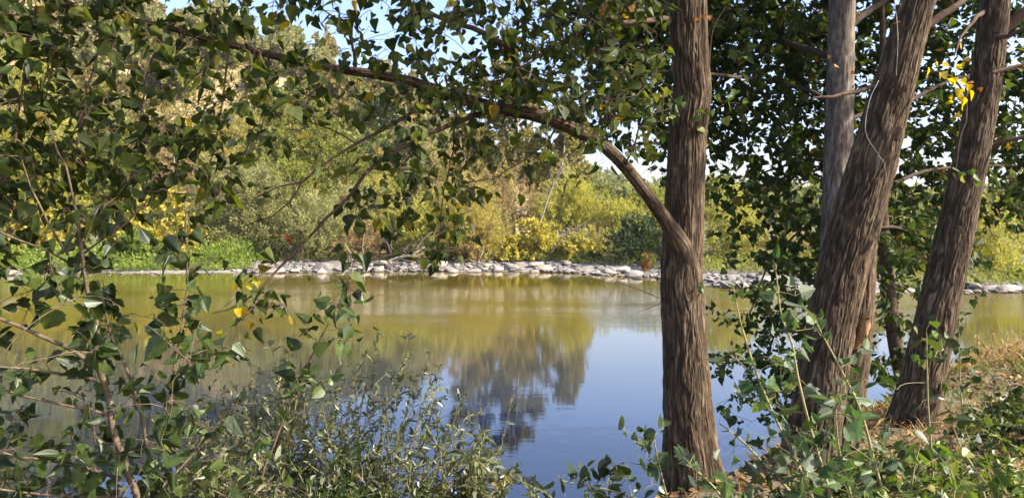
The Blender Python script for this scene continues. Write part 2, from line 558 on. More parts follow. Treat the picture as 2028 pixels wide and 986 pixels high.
def water_mat():
    m, nt, out = newmat('river_water')
    tc = N(nt, 'TexCoord')
    sp = N(nt, 'SeparateXYZ'); nt.links.new(tc.outputs['Object'], sp.inputs[0])
    mp = N(nt, 'Mapping'); mp.inputs['Scale'].default_value = (.38, 1.7, 1)
    nt.links.new(tc.outputs['Object'], mp.inputs[0])
    n1 = N(nt, 'TexNoise', Scale=4.5, Detail=4.0, Roughness=.55); nt.links.new(mp.outputs[0], n1.inputs['Vector'])
    n2 = N(nt, 'TexNoise', Scale=.55, Detail=2.0); nt.links.new(mp.outputs[0], n2.inputs['Vector'])
    # wind patches: a riffled band across the far half of the river, calm elsewhere
    mp3 = N(nt, 'Mapping'); mp3.inputs['Scale'].default_value = (.05, .16, 1)
    nt.links.new(tc.outputs['Object'], mp3.inputs[0])
    n3 = N(nt, 'TexNoise', Scale=1.0, Detail=3.0, Distortion=.6); nt.links.new(mp3.outputs[0], n3.inputs['Vector'])
    band = ramp(nt, [(.0, (0, 0, 0)), (.45, (.03, .03, .03)), (.53, (1, 1, 1)), (.66, (1, 1, 1)), (.75, (.2, .2, .2)), (1, (.15, .15, .15))])
    dv = N(nt, 'Math', operation='MULTIPLY'); dv.inputs[1].default_value = 1 / 44.0
    wv = N(nt, 'Math', operation='MULTIPLY_ADD'); wv.inputs[1].default_value = 5.0
    nt.links.new(n3.outputs[0], wv.inputs[0]); 
    sb = N(nt, 'Math', operation='SUBTRACT'); sb.inputs[1].default_value = 2.5
    nt.links.new(sp.outputs['Y'], sb.inputs[0]); nt.links.new(sb.outputs[0], wv.inputs[2])
    nt.links.new(wv.outputs[0], dv.inputs[0]); nt.links.new(dv.outputs[0], band.inputs[0])
    pr = ramp(nt, [(.36, (.25, .25, .25)), (.60, (1, 1, 1))]); nt.links.new(n3.outputs[0], pr.inputs[0])
    ml = N(nt, 'Math', operation='MULTIPLY'); nt.links.new(band.outputs[0], ml.inputs[0]); nt.links.new(pr.outputs[0], ml.inputs[1])
    ma = N(nt, 'Math', operation='MULTIPLY_ADD'); ma.inputs[1].default_value = 1.5; ma.inputs[2].default_value = .038
    nt.links.new(ml.outputs[0], ma.inputs[0])
    b1 = N(nt, 'Bump', Distance=.012); nt.links.new(n1.outputs[0], b1.inputs['Height']); nt.links.new(ma.outputs[0], b1.inputs['Strength'])
    n4 = N(nt, 'TexNoise', Scale=1.7, Detail=5.0, Roughness=.65, Distortion=.3); nt.links.new(mp.outputs[0], n4.inputs['Vector'])
    b3 = N(nt, 'Bump', Distance=.05); nt.links.new(n4.outputs[0], b3.inputs['Height']); m35 = N(nt, 'Math', operation='MULTIPLY'); m35.inputs[1].default_value = .32; nt.links.new(ml.outputs[0], m35.inputs[0]); nt.links.new(m35.outputs[0], b3.inputs['Strength']); nt.links.new(b1.outputs[0], b3.inputs['Normal'])
    b1 = b3
    b2 = N(nt, 'Bump', Distance=.02, Strength=.05); nt.links.new(n2.outputs[0], b2.inputs['Height']); nt.links.new(b1.outputs[0], b2.inputs['Normal'])
    b = N(nt, 'BsdfPrincipled', Roughness=.015, IOR=1.75)
    b.inputs['Specular IOR Level'].default_value = .5
    # silty olive far water over a pale shoal, bank reflection painted in
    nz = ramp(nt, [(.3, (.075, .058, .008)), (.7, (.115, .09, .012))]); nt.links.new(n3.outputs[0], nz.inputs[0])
    silt_refl_mix = N(nt, 'Mix', data_type='RGBA'); silt_refl_mix.inputs['A'].default_value = (.014, .025, .050, 1)  # near water: blue of the reflected sky put into the base colour
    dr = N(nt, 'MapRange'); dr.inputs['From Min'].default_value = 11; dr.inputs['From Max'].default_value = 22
    nt.links.new(sp.outputs['Y'], dr.inputs['Value']); nt.links.new(dr.outputs[0], silt_refl_mix.inputs['Factor'])
    nt.links.new(nz.outputs[0], silt_refl_mix.inputs['B'])
    nt.links.new(silt_refl_mix.outputs['Result'], b.inputs['Base Color'])
    nt.links.new(b2.outputs[0], b.inputs['Normal'])
    nt.links.new(b.outputs[0], out.inputs[0])
    return m


M['water'] = water_mat()

# ------------------------------------------------------------------ terrain
SHX = [-300, -60, -25, -8, 0, 6.7, 8.6, 14.7, 19, 24, 60, 300]
SHY = [37.5, 37.5, 38.2, 39.8, 40.4, 36.2, 31.4, 28.6, 29.4, 29.5, 33, 50]
EDX = [-60, -4, .2, .9, 1.5, 2.1, 3.0, 3.7, 4.8, 5.9, 9, 16, 60]
EDY = [3.8, 3.8, 3.9, 4.6, 5.1, 5.8, 6.6, 7.2, 8.0, 8.7, 10.5, 13, 18]


def far_z(x, y):
    x = np.asarray(x, float); y = np.asarray(y, float)
    d = y - np.interp(x, SHX, SHY)
    z = np.where(d < 0, .16 * d, 0)
    z = z + sstep(0, 5, d) * .45 + sstep(4, 12, d) * .7
    return np.maximum(z, -2.0)


def near_z(x, y):
    x = np.asarray(x, float); y = np.asarray(y, float)
    e = np.interp(x, EDX, EDY)
    d = y - e
    z = 1.42 - sstep(-.6, 2.4, d) * 2.0
    m = .20 * np.exp(-(((x - 5.3) / 1.6) ** 2 + ((y - 7.2) / 1.3) ** 2))
    return z + m


def grid(xs, ys, zf):
    X, Y = np.meshgrid(xs, ys)
    Z = zf(X, Y)
    n, k = X.shape
    i = np.arange(n - 1)[:, None] * k
    j = np.arange(k - 1)[None, :]
    f = np.stack([i + j, i + j + 1, i + k + j + 1, i + k + j], -1).reshape(-1, 4)
    return np.stack([X, Y, Z], -1).reshape(-1, 3), f


def n2(x, y, s, seed=0, o=4):
    return fbm(np.stack([np.asarray(x).ravel() * s, np.asarray(y).ravel() * s, np.full(np.size(x), .37)], -1), o, seed).reshape(np.shape(x)) - .5


mb = MB()
v, f = grid(np.concatenate([np.linspace(-60, -6, 30), np.linspace(-5.8, 12, 150), np.linspace(12.5, 60, 40)]),
            np.concatenate([np.linspace(-60, 1, 20), np.linspace(1.2, 12, 110), np.linspace(12.5, 30, 20)]),
            lambda X, Y: near_z(X, Y) + .12 * n2(X, Y, .9, 3) + .05 * n2(X, Y, 5, 5))
mb.add(v, f); single('near_bank', mb, M['soil'], kind='structure')

mb = MB()
v, f = grid(np.concatenate([np.linspace(-1150, -62, 12), np.linspace(-60, 60, 161), np.linspace(62, 1150, 12)]),
            np.concatenate([np.linspace(22, 60, 90), np.linspace(63, 130, 12), np.linspace(150, 1000, 10)]),
            lambda X, Y: far_z(X, Y) + .2 * n2(X, Y, .5, 8))
mb.add(v, f); single('far_bank', mb, M['far_ground'], kind='structure')

mb = MB()
mb.add([[-400, -40, 0], [400, -40, 0], [400, 160, 0], [-400, 160, 0]], [[0, 1, 2, 3]])
single('river', mb, M['water'], kind='structure')

# wooded hills, heights read along the sight lines, at their own distances
HPX = [-2600, -1500, -700, 0, 190, 300, 420, 520, 600, 700, 760, 810, 860, 920, 1000, 1080]
HSK = [60, -120, -110, -40, -2, 32, 55, 78, 102, 150, 176, 205, 240, 290, 350, 425]
HD0, HD1 = 62.0, 150.0


def hill_z(x, y):
    x = np.asarray(x, float); y = np.asarray(y, float)
    u = CX + F * x / y
    top = (CZ + (HOR - np.interp(u, HPX, HSK)) / F * HD1 - 1.0)
    s = np.clip((y - HD0) / (HD1 - HD0), 0, None)
    g = np.where(s < 1, .25 * s + .75 * s * s * (3 - 2 * s), 1 + .12 * (s - 1) - .2 * np.clip(s - 1, 0, None) ** 2)
    return 1.0 + top * g - 3 * (1 - sstep(0, .08, s)) + 4.0 * n2(x, y, .03, 12) * sstep(.1, .5, s) * np.clip(top / 20, 0, 1)


us = np.linspace(-1.9, .045, 150)
ds = np.concatenate([np.linspace(58, 165, 110)])
U, D = np.meshgrid(us, ds)
X, Y = U * D, D
Z = hill_z(X, Y)
n, k = X.shape
i = np.arange(n - 1)[:, None] * k; j = np.arange(k - 1)[None, :]
mb = MB(); mb.add(np.stack([X, Y, Z], -1).reshape(-1, 3), np.stack([i + j, i + j + 1, i + k + j + 1, i + k + j], -1).reshape(-1, 4))
single('hill', mb, M['hill_grass'], kind='structure')


def ridge(name, px, sk, d0, d1, mat, rough, seed):
    us = np.linspace((px[0] - CX) / F, (px[-1] - CX) / F, 120)
    ds = np.linspace(d0, d1 * 1.25, 50)
    U, D = np.meshgrid(us, ds)
    X, Y = U * D, D
    top = CZ + (HOR - np.interp(CX + F * U, px, sk)) / F * d1
    s = (D - d0) / (d1 - d0)
    g = np.where(s < 1, np.clip(s, 0, 1) ** .8, 1 - .5 * (s - 1))
    Z = 0.5 + top * g + rough * n2(X, Y, 6 / d1, seed) * np.clip(s, 0, 1)
    n, k = X.shape
    i = np.arange(n - 1)[:, None] * k; j = np.arange(k - 1)[None, :]
    mb = MB(); mb.add(np.stack([X, Y, Z], -1).reshape(-1, 3), np.stack([i + j, i + j + 1, i + k + j + 1, i + k + j], -1).reshape(-1, 4))
    return single(name, mb, mat, kind='structure')


ridge('wooded_ridge', [500, 900, 1050, 1150, 1200, 1260, 1340, 1450, 1700, 2000, 2600], [330, 320, 325, 345, 362, 381, 388, 392, 400, 398, 380], 150, 420, M['far_wood'], 6, 31)
ridge('mountain', [900, 1300, 1500, 1750, 1860, 2000, 2300, 3000], [410, 400, 396, 388, 380, 386, 372, 360], 480, 760, M['mountain'], 14, 37)

# ------------------------------------------------------------------ far vegetation
def bush_arrays(rng, W, Dp, H, nspray, per, ll, lw, spray=.7, up=.6, droop=0., lumps=9, lo=.12, shell=.5, z0=0.):
    """foliage of a shrub or crown: sprays of small leaves round several lumps"""
    k = lumps
    th = rng.uniform(0, 2 * math.pi, k); rr = np.sqrt(rng.random(k)) * .62
    cz = rng.uniform(lo, .80, k); cz[3:3 + k // 3] = rng.uniform(.08, .25, k // 3)
    taper = np.sqrt(np.clip(1.05 - cz ** 1.6, .1, 1))
    c = np.stack([np.cos(th) * rr * W / 2 * taper, np.sin(th) * rr * Dp / 2 * taper, z0 + cz * H], -1)
    c[0] = [0, 0, z0 + .74 * H]; c[1] = [-.25 * W, 0, z0 + .35 * H]; c[2] = [.25 * W, 0, z0 + .38 * H]
    r = rng.uniform(.20, .34, k) * min(W, H * 1.1)
    w = r ** 2 / np.sum(r ** 2)
    li = rng.choice(k, nspray, p=w)
    d = unit(rng.normal(0, 1, (nspray, 3)) * [1, 1, .9] + [0, 0, .25])
    root = c[li] + d * (r[li] * rng.uniform(shell, .92, nspray))[:, None] * [1, 1, .9]
    dirv = unit(d * .8 + np.array([0, 0, up]) + rng.normal(0, .3, (nspray, 3)))
    L = spray * rng.uniform(.5, 1.4, nspray)
    t = rng.random((nspray, per))
    pos = root[:, None] + dirv[:, None] * (L[:, None] * t)[..., None]
    pos[..., 2] -= droop * (L[:, None] * t) ** 2
    pos = pos + rng.normal(0, spray * .085, pos.shape)
    pos = pos.reshape(-1, 3)
    ax = unit(np.repeat(dirv, per, 0) * .9 + rng.normal(0, .55, (nspray * per, 3)) - [0, 0, droop * .8])
    sd = unit(np.cross(ax, rng.normal(0, 1, ax.shape)))
    n = len(pos)
    s = rng.uniform(.6, 1.35, (n, 1))
    V = np.stack([pos, pos + ax * ll * s * .45 + sd * lw * s * .5, pos + ax * ll * s, pos + ax * ll * s * .45 - sd * lw * s * .5], 1).reshape(-1, 3)
    V[:, 2] = np.maximum(V[:, 2], z0 * .3 + .02)
    return V, np.arange(n * 4).reshape(-1, 4), c, r


def stems_to(mb, rng, base, cs, r0, wig=.12, sides=5):
    for c in cs:
        b = base + rng.normal(0, .12, 3) * [1, 1, 0]
        L = np.linalg.norm(c - b)
        m = (b + c) / 2 + rng.normal(0, wig * L, 3) * [1, 1, .3]
        tube(mb, catmull([b, m, c], .5), np.linspace(r0, r0 * .35, len(catmull([b, m, c], .5))), sides)


KIND = {  # material, leaf length, width, spray, up, droop, density, stem material
    'silver': ('f_silver', .17, .055, .85, .8, .0, 1.15, 'dark_stem'),
    'ygreen': ('f_ygreen', .15, .055, .75, .8, .0, 1.15, 'dark_stem'),
    'gold': ('f_gold', .14, .05, .7, .7, .0, 1.0, 'dark_stem'),
    'yellow': ('f_yellow', .22, .12, .6, .1, .5, .8, 'dark_stem'),
    'bright': ('f_bright', .16, .09, .4, .3, .1, 1.1, 'dark_stem'),
    'mid': ('f_mid', .17, .085, .6, .4, .1, 1.0, 'dark_stem'),
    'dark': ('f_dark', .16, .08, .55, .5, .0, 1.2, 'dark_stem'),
    'tan': ('f_tan', .13, .05, .6, .5, .1, .8, 'pale_stem'),
    'rust': ('f_rust', .13, .05, .7, .7, .0, .62, 'pale_stem'),
}


def shrub(name, label, cat, px, Y, wpx, top, kind, seed, trunk=0., lumps=10, dens=1., base=None, depth=None):
    rng = np.random.default_rng(seed)
    mat, ll, lw, spray, up, droop, kd, sm = KIND[kind]
    if 39 < Y < 46: Y += .7
    x = (px - CX) / F * Y
    z = float(far_z(x, Y)) if Y < 62 else float(max(hill_z(x, Y) if x / Y < .04 else 0, far_z(x, Y)))
    if base is not None: z = base
    W = wpx / F * Y
    H = CZ + (HOR - top) / F * Y - z
    Hc = H * (1 - trunk)
    sc = (Y / 44.0) ** .6
    ll *= sc; lw *= sc
    ns = int(32 * dens * kd * (W * Hc) ** .9 + 30)
    per = 34
    Dp = depth or min(W, 4.5)
    V, Fc, c, r = bush_arrays(rng, W * 1.0, Dp, Hc * 1.02, ns, per, ll, lw, min(spray, .25 * H + .1), up, droop, lumps, z0=trunk * H)
    loc = np.array([x, Y, z - .05])
    t = thing(name, label, cat, loc)
    mb = MB(); mb.add(V + loc, Fc); part('crown' if trunk else 'foliage', mb, M[mat], t, smooth=False)
    mb = MB()
    if trunk:
        rt = .035 * H * (.5 + .5 * trunk)
        tp = np.array([rng.normal(0, .15), 0, trunk * H + .35 * Hc])
        pts = catmull([loc, loc + tp * [.4, 1, .5], loc + tp], .5)
        tube(mb, pts, np.linspace(rt, rt * .5, len(pts)), 7)
        part('trunk', mb, M[sm], t)
        mb = MB(); stems_to(mb, rng, loc + tp * .8, [loc + q for q in c], rt * .45)
        part('branches', mb, M[sm], t)
    else:
        stems_to(mb, rng, loc, [loc + q for q in c], .045)
        part('stems', mb, M[sm], t)
    return t


SHR = [
    # name, label, category, px, Y, width px, top row, kind, trunk share, lumps, density
    ('yellowing_tree', 'tall yellow-green tree at the far left behind the hanging poplar leaves', 'tree', 40, 46, 230, 60, 'ygreen', .18, 12, .8),
    ('green_tree', 'mid-green tree behind the yellow broad-leaved shrub at the left far bank', 'tree', 200, 52, 210, 230, 'mid', .2, 12, .9),
    ('dry_tree', 'tan half-bare tree left of the big silver willow', 'tree', 345, 54, 170, 270, 'tan', .2, 10, .8),
    ('broad_leaved_shrub', 'pale yellow broad-leaved shrub left of the silver willow on the far bank', 'shrub', 320, 43.5, 240, 372, 'yellow', 0, 10, 1),
    ('broad_leaved_shrub', 'yellow-green shrub at the left edge of the far bank', 'shrub', 60, 44, 220, 392, 'yellow', 0, 9, 1),
    ('round_bush', 'bright green rounded bush at the water edge on the left', 'bush', 262, 41, 150, 462, 'bright', 0, 7, 1.2),
    ('willow_bush', 'large silver-grey willow bush on the left far bank', 'bush', 500, 44.5, 260, 345, 'silver', 0, 13, 1.1),
    ('willow_bush', 'pale yellowish willow bush right of the large silver-grey one', 'bush', 628, 43.5, 150, 385, 'silver', 0, 10, 1.1),
    ('leafy_tree', 'rounded green tree rising behind the silver-grey willow bush', 'tree', 605, 55, 260, 205, 'mid', .15, 14, 1),
    ('dry_bush', 'brown withered bush beside the dark driftwood gap on the far bank', 'bush', 722, 42.5, 120, 440, 'tan', 0, 8, .9),
    ('willow_bush', 'olive willow bush right of the driftwood on the far bank', 'bush', 838, 43, 110, 400, 'ygreen', 0, 9, 1.1),
    ('willow_bush', 'yellow-green willow bush behind the brown withered bush', 'bush', 760, 47, 170, 350, 'ygreen', 0, 10, 1),
    ('willow_bush', 'big golden-green willow bush left of the yellow knotweed clump', 'bush', 925, 43.4, 185, 365, 'gold', 0, 13, 1.5),
    ('dry_bush', 'brownish thin bush in front of the golden-green willow bush', 'bush', 945, 42.6, 90, 440, 'tan', 0, 7, .8),
    ('reddish_tree', 'reddish-brown thin-leaved tree behind the golden-green willow bush', 'tree', 905, 50, 200, 300, 'rust', .12, 13, .9),
    ('reddish_tree', 'pinkish-brown thin-leaved tree behind the yellow knotweed clump', 'tree', 1020, 51, 190, 305, 'rust', .12, 13, .9),
    ('knotweed_clump', 'bright yellow knotweed clump with drooping sprays behind the stone bank', 'shrub', 1055, 43.5, 120, 446, 'yellow', 0, 9, 1.2),
    ('knotweed_clump', 'smaller yellow knotweed clump right of the first one', 'shrub', 1142, 42.5, 95, 466, 'yellow', 0, 8, 1.2),
    ('willow_tree', 'yellow-green willow tree above the smaller knotweed clump', 'tree', 1120, 49, 150, 352, 'ygreen', .1, 11, .9),
    ('willow_bush', 'light green willow bush behind the smaller knotweed clump', 'bush', 1222, 48, 140, 408, 'ygreen', 0, 10, 1),
    ('willow_bush', 'small fawn willow bush between the knotweed and the dark bush', 'bush', 1190, 43.5, 70, 458, 'gold', 0, 7, 1),
    ('willow_bush', 'soft yellow-green willow bush between the driftwood and the golden-green bush', 'bush', 876, 44.5, 140, 372, 'ygreen', 0, 10, 1.2),
    ('willow_bush', 'pale green willow bush between the silver willows and the brown withered bush', 'bush', 690, 45.5, 150, 372, 'silver', 0, 10, 1.2),
    ('green_bush', 'dense olive bush filling the gap below the rounded green tree', 'bush', 560, 47.5, 200, 330, 'mid', 0, 10, 1),
    ('dark_bush', 'bush with shade painted into its dark green leaves beside the central trunk on the far bank', 'bush', 1262, 40.5, 130, 440, 'dark', 0, 10, 1.2),  # tree shadow over this bush put into its leaf colour
    ('green_tree', 'green tree above the dark bush left of the central trunk', 'tree', 1285, 52, 120, 380, 'mid', .1, 10, 1),
    ('willow_bush', 'tall yellow-green willow bush just right of the central trunk', 'bush', 1440, 38.5, 150, 395, 'ygreen', 0, 12, 1.1),
    ('green_tree', 'green poplar seen right of the central trunk behind the willow bush', 'tree', 1420, 47, 120, 352, 'mid', .15, 9, .8),
    ('dry_bush', 'fawn bush among the dark leaves behind the leaning trunk', 'bush', 1560, 37.5, 130, 440, 'gold', 0, 9, 1),
    ('willow_bush', 'green willow bush on the far bank behind the leaning trunk', 'bush', 1690, 36.5, 170, 420, 'mid', 0, 10, 1),
    ('willow_bush', 'olive bush on the far bank between the leaning trunk and the right trunk', 'bush', 1820, 35.5, 150, 425, 'ygreen', 0, 9, 1),
    ('willow_bush', 'sunlit yellow-green bush right of the right-hand trunk', 'bush', 1945, 34, 170, 405, 'ygreen', 0, 12, 1.1),
    ('green_bush', 'low grass-green mound at the water edge by the right border', 'bush', 2020, 32.5, 110, 538, 'bright', 0, 7, 1.2),
    ('green_tree', 'green tree behind the sunlit bush at the right border', 'tree', 2060, 40, 220, 330, 'mid', .15, 11, .9),
    ('green_bush', 'tiny bright green bush at the foot of the knotweed', 'bush', 1150, 41.2, 42, 508, 'bright', 0, 5, 1),
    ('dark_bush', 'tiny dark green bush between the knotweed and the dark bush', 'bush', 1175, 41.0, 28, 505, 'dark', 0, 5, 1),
    ('willow_bush', 'silvery willow at the left behind the bright rounded bush', 'bush', 430, 50, 150, 300, 'silver', 0, 10, .9),
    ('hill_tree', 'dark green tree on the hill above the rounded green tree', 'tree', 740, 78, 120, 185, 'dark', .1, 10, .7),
    ('hill_tree', 'grey-green tree on the hill right of the dark one', 'tree', 800, 72, 90, 235, 'silver', .1, 9, .7),
    ('hill_tree', 'green tree low on the hill behind the reddish tree', 'tree', 860, 66, 120, 285, 'mid', .1, 10, .8),
    ('hill_tree', 'yellowish tree on the lower hill behind the tan half-bare tree', 'tree', 440, 70, 190, 215, 'gold', .1, 11, .7),
    ('distant_tree', 'bluish-green tree in the distance right of the thin poplars', 'tree', 1195, 78, 90, 372, 'mid', .1, 8, .8),
    ('distant_tree', 'pinkish bare tree in the distance below the skyline', 'tree', 1186, 68, 55, 398, 'rust', .1, 7, .8),
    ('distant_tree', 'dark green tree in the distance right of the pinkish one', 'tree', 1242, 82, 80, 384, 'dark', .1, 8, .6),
    ('distant_tree', 'yellow-green tree in the distance above the dark bush', 'tree', 1250, 62, 90, 402, 'ygreen', .1, 8, .9),
    ('distant_tree', 'green tree in the distance close to the central trunk', 'tree', 1300, 74, 80, 378, 'mid', .1, 8, .8),
]
for q, (nm, lb, ct, px, Y, w, top, kd, tr, lu, de) in enumerate(SHR):
    shrub(nm, lb, ct, px, Y, w, top, kd, 100 + q, tr, lu, de)

# tall thin poplars with pale stems, far bank
POP = [('left of the group', 948, 55, 12.2, 2.6), ('second in the group', 985, 57, 14.0, 2.6), ('tallest in the group', 1022, 58, 15.0, 3.0),
       ('in the middle of the group', 1058, 56, 14.2, 2.8), ('behind the leaning bare stem', 1092, 58, 12.6, 2.6), ('right of the leaning bare stem', 1128, 55, 11.0, 2.6), ('at the right end of the group', 1160, 57, 10.0, 2.4)]
for q, (lab, px, Y, H, W) in enumerate(POP):
    px -= 26; H *= .87; W *= 1.08
    rng = np.random.default_rng(300 + q)
    loc = np.array([(px - CX) / F * Y, Y, float(far_z((px - CX) / F * Y, Y)) - .05])
    t = thing('slender_poplar', 'tall airy yellow-green poplar with a pale thin stem, ' + lab, 'tree', loc, 'slender poplars on the far bank')
    lean = np.array([rng.normal(0, .5), rng.normal(0, .4), 0])
    ax = catmull([loc, loc + [lean[0] * .3, 0, H * .4], loc + lean + [0, 0, H]], .5)
    mb = MB(); tube(mb, ax, np.linspace(.13, .02, len(ax)), 6); part('trunk', mb, M['pale_stem'], t)
    br, cr = MB(), MB()
    for b in range(24):
        s = rng.uniform(.28, .97); p0 = ax[int(s * (len(ax) - 1))]
        az = rng.uniform(0, 2 * math.pi); L = W * (.75 if s < .75 else .45) * rng.uniform(.5, 1.05)
        p1 = p0 + np.array([math.cos(az) * L * .55, math.sin(az) * L * .5, L * .75])
        pts = catmull([p0, (p0 + p1) / 2 + [0, 0, -.12 * L], p1], .4)
        tube(br, pts, np.linspace(.035, .012, len(pts)), 4)
        V, Fc, _, _ = bush_arrays(rng, L * .85, L * .85, L * .8, 18, 24, .21, .13, .4, .3, .2, 4, shell=.2)
        cr.add(V + p1 - [0, 0, L * .45], Fc)
    part('branches', br, M['pale_stem'], t); part('crown', cr, M['f_pop'], t, smooth=False)

# leaning bare stem and driftwood
def bare(name, label, cat, pts, r, mat, side=6, seed=0, spread=.5):
    rng = np.random.default_rng(seed)
    p = catmull([P(*q) for q in pts], .3)
    t = thing(name, label, cat, p[0])
    mb = MB(); tube(mb, p, np.linspace(r, r * .35, len(p)), 6); part('trunk', mb, M[mat], t)
    mb = MB()
    for k in range(side):
        a = p[int(rng.uniform(.3, .95) * (len(p) - 1))]
        d = unit(p[-1] - p[0]) + rng.normal(0, spread, 3)
        e = a + d * rng.uniform(.6, 1.8)
        pp = catmull([a, (a + e) / 2 + rng.normal(0, .1, 3), e], .3)
        tube(mb, pp, np.linspace(r * .35, r * .12, len(pp)), 5)
    part('branches', mb, M[mat], t)
bare('leaning_tree', 'pale bare stem leaning right above the yellow knotweed', 'tree', [(1058, 470, 45.8), (1075, 425, 46), (1092, 375, 46.3), (1120, 325, 46.6)], .09, 'mid_stem', 9, 1)
bare('dead_tree', 'grey bare branch leaning over the smaller knotweed clump', 'tree', [(1092, 500, 42.2), (1115, 470, 42), (1160, 440, 42)], .05, 'mid_stem', 9, 2)
bare('driftwood', 'dark tangle of dead branches beneath the brown withered bush', 'driftwood', [(755, 513, 41.2), (785, 500, 41), (820, 480, 41)], .09, 'dark_stem', 16, 3, .8)
bare('driftwood', 'pale dead branch lying beneath the olive willow bush', 'driftwood', [(770, 517, 40.6), (800, 506, 40.6), (830, 508, 40.4)], .06, 'pale_stem', 10, 4, .7)

# bright green herbs along the far water line on the left and a little on the right
def herb_band(name, spans, mat, h, n, seed, ll=.16, lw=.07, lab=None):
    rng = np.random.default_rng(seed)
    mb = MB()
    for (x0, x1, d0, d1, cnt) in spans:
        px = rng.uniform(x0, x1, cnt)
        dd = rng.uniform(d0, d1, cnt)
        Yg = 38.0 + dd
        for _ in range(3):
            X = (px - CX) / F * Yg
            Yg = np.interp(X, SHX, SHY) + dd
        X = (px - CX) / F * Yg
        hh = h * rng.uniform(.25, 1, cnt) * (.5 + 1.1 * fbm(np.stack([X * .5, Yg * .5, X * 0], -1), 2, 4)) * (.4 + .6 * sstep(d0, d0 + 1.5, dd))
        pos = np.stack([X, Yg, far_z(X, Yg) + hh * rng.uniform(.3, 1, cnt)], -1)
        ax = unit(rng.normal(0, .7, (cnt, 3)) + [0, 0, .5]); sd = unit(np.cross(ax, rng.normal(0, 1, (cnt, 3))))
        s = rng.uniform(.6, 1.4, (cnt, 1))
        V = np.stack([pos, pos + ax * ll * s * .45 + sd * lw * s * .5, pos + ax * ll * s, pos + ax * ll * s * .45 - sd * lw * s * .5], 1).reshape(-1, 3)
        mb.add(V, np.arange(cnt * 4).reshape(-1, 4))
    single(name, mb, mat, smooth=False, kind='stuff', label=lab)
herb_band('ground_cover', [(-300, 500, .8, 5.0, 26000), (420, 520, 3, 6, 2500)], M['f_bright'], 1.0, 0, 11, lab='bright green herbs along the left far water edge')
herb_band('grass', [(480, 1300, 3.4, 9, 15000), (1380, 1750, 3.5, 8, 6000), (1760, 2300, 1.5, 6, 9000), (1120, 1300, 3.0, 5, 900)], M['f_mid'], .55, 0, 12, .2, .05, lab='yellowish grass at the foot of the far bushes')

# scrub on the dry hillside
rng = np.random.default_rng(55)
protos = []
for k in range(4):
    V, Fc, c, r = bush_arrays(rng, 3.4, 3.4, 2.6, 130, 22, .40, .20, .6, .4, 0, 7)
    mb = MB(); mb.add(V, Fc)
    protos.append(make_mesh('scrub_bush', mb, M['f_scrub' if k < 2 else ('f_mid' if k == 2 else 'f_silver')], smooth=False))
cnt = 0
while cnt < 285:
    u = rng.uniform(-.95, -.02); d = rng.uniform(64, 148)
    px = CX + F * u
    x = u * d
    if n2(np.array([x]), np.array([d]), .05, 77)[0] < -.16 + .12 * (rng.random() - .5): continue
    o = bpy.data.objects.new('scrub_bush', protos[rng.integers(4)])
    COL.objects.link(o)
    o.location = (x, d, float(hill_z(x, d)) - .25)
    s = rng.uniform(.7, 1.9)
    o.scale = (s, s, s * rng.uniform(.8, 1.35)); o.rotation_euler = (0, 0, rng.uniform(0, 6.28))
    tag(o, 'rounded scrub bush growing on the dry hillside above the left far bank', 'bush', 'scrub bushes on the hillside')
    cnt += 1
mb = MB()
n = 60000
u = rng.uniform(-1.0, .0, n); d = rng.uniform(63, 150, n); x = u * d
k = fbm(np.stack([x * .12, d * .12, x * 0], -1), 3, 15) > .38
x, d = x[k], d[k]; n = len(x)
pos = np.stack([x, d, hill_z(x, d) - .05], -1)
ax = unit(rng.normal(0, .45, (n, 3)) + [0, 0, .8]); sd = unit(np.cross(ax, rng.normal(0, 1, (n, 3))))
q = rng.uniform(.3, .9, (n, 1))
mb.add(np.stack([pos, pos + ax * q * .5 + sd * q * .28, pos + ax * q, pos + ax * q * .5 - sd * q * .28], 1).reshape(-1, 3), np.arange(n * 4).reshape(-1, 4))
single('hill_tussocks', mb, M['f_scrub'], smooth=False, kind='stuff', label='dry tussock grass on the hillside')
# the wood on the distant ridge reads as one mass
mb = MB()
for k in range(520):
    u = rng.uniform(-.12, .9); d = rng.uniform(130, 400)
    top = CZ + (HOR - np.interp(CX + F * u, [500, 900, 1050, 1150, 1200, 1260, 1340, 1450, 1700, 2000, 2600], [330, 320, 325, 345, 362, 381, 388, 392, 400, 398, 380])) / F * 420
    z = .5 + top * np.clip((d - 150) / 270, 0, 1) ** .8
    V, Fc, _, _ = bush_arrays(rng, 8, 8, 6.5, 34, 16, 1.0, .7, 1.6, .4, 0, 5)
    mb.add(V * rng.uniform(.6, 1.2) + [u * d, d, z - .8], Fc)
single('distant_woods', mb, M['f_mid'], smooth=False, kind='stuff', label='green woods covering the distant ridge')

# ------------------------------------------------------------------ stones of the far bar
def stone_mesh(seed, flat):
    rng = np.random.default_rng(seed)
    import bmesh
    bm = bmesh.new(); bmesh.ops.create_icosphere(bm, subdivisions=3, radius=.5)
    V = np.array([v.co[:] for v in bm.verts])
    nrm = unit(rng.normal(0, 1, (9, 3)))
    for q in nrm:                                  # a few broken planes
        dd = V @ q; lim = rng.uniform(.22, .42)
        V = V - np.where(dd > lim, (dd - lim) * .85, 0)[:, None] * q
    V = V * (1 + .25 * (fbm(V * 3 + 10, 3, seed) - .5)[:, None])
    V *= [1.15, .85, flat]
    mb = MB(); mb.add(V, np.array([[v.index for v in f.verts] for f in bm.faces]))
    bm.free()
    return make_mesh('stone', mb, M['stone'], smooth=True)


stones = [stone_mesh(500 + k, (.36, .5, .30, .6, .42, .34, .52, .45)[k]) for k in range(8)]
rng = np.random.default_rng(21)


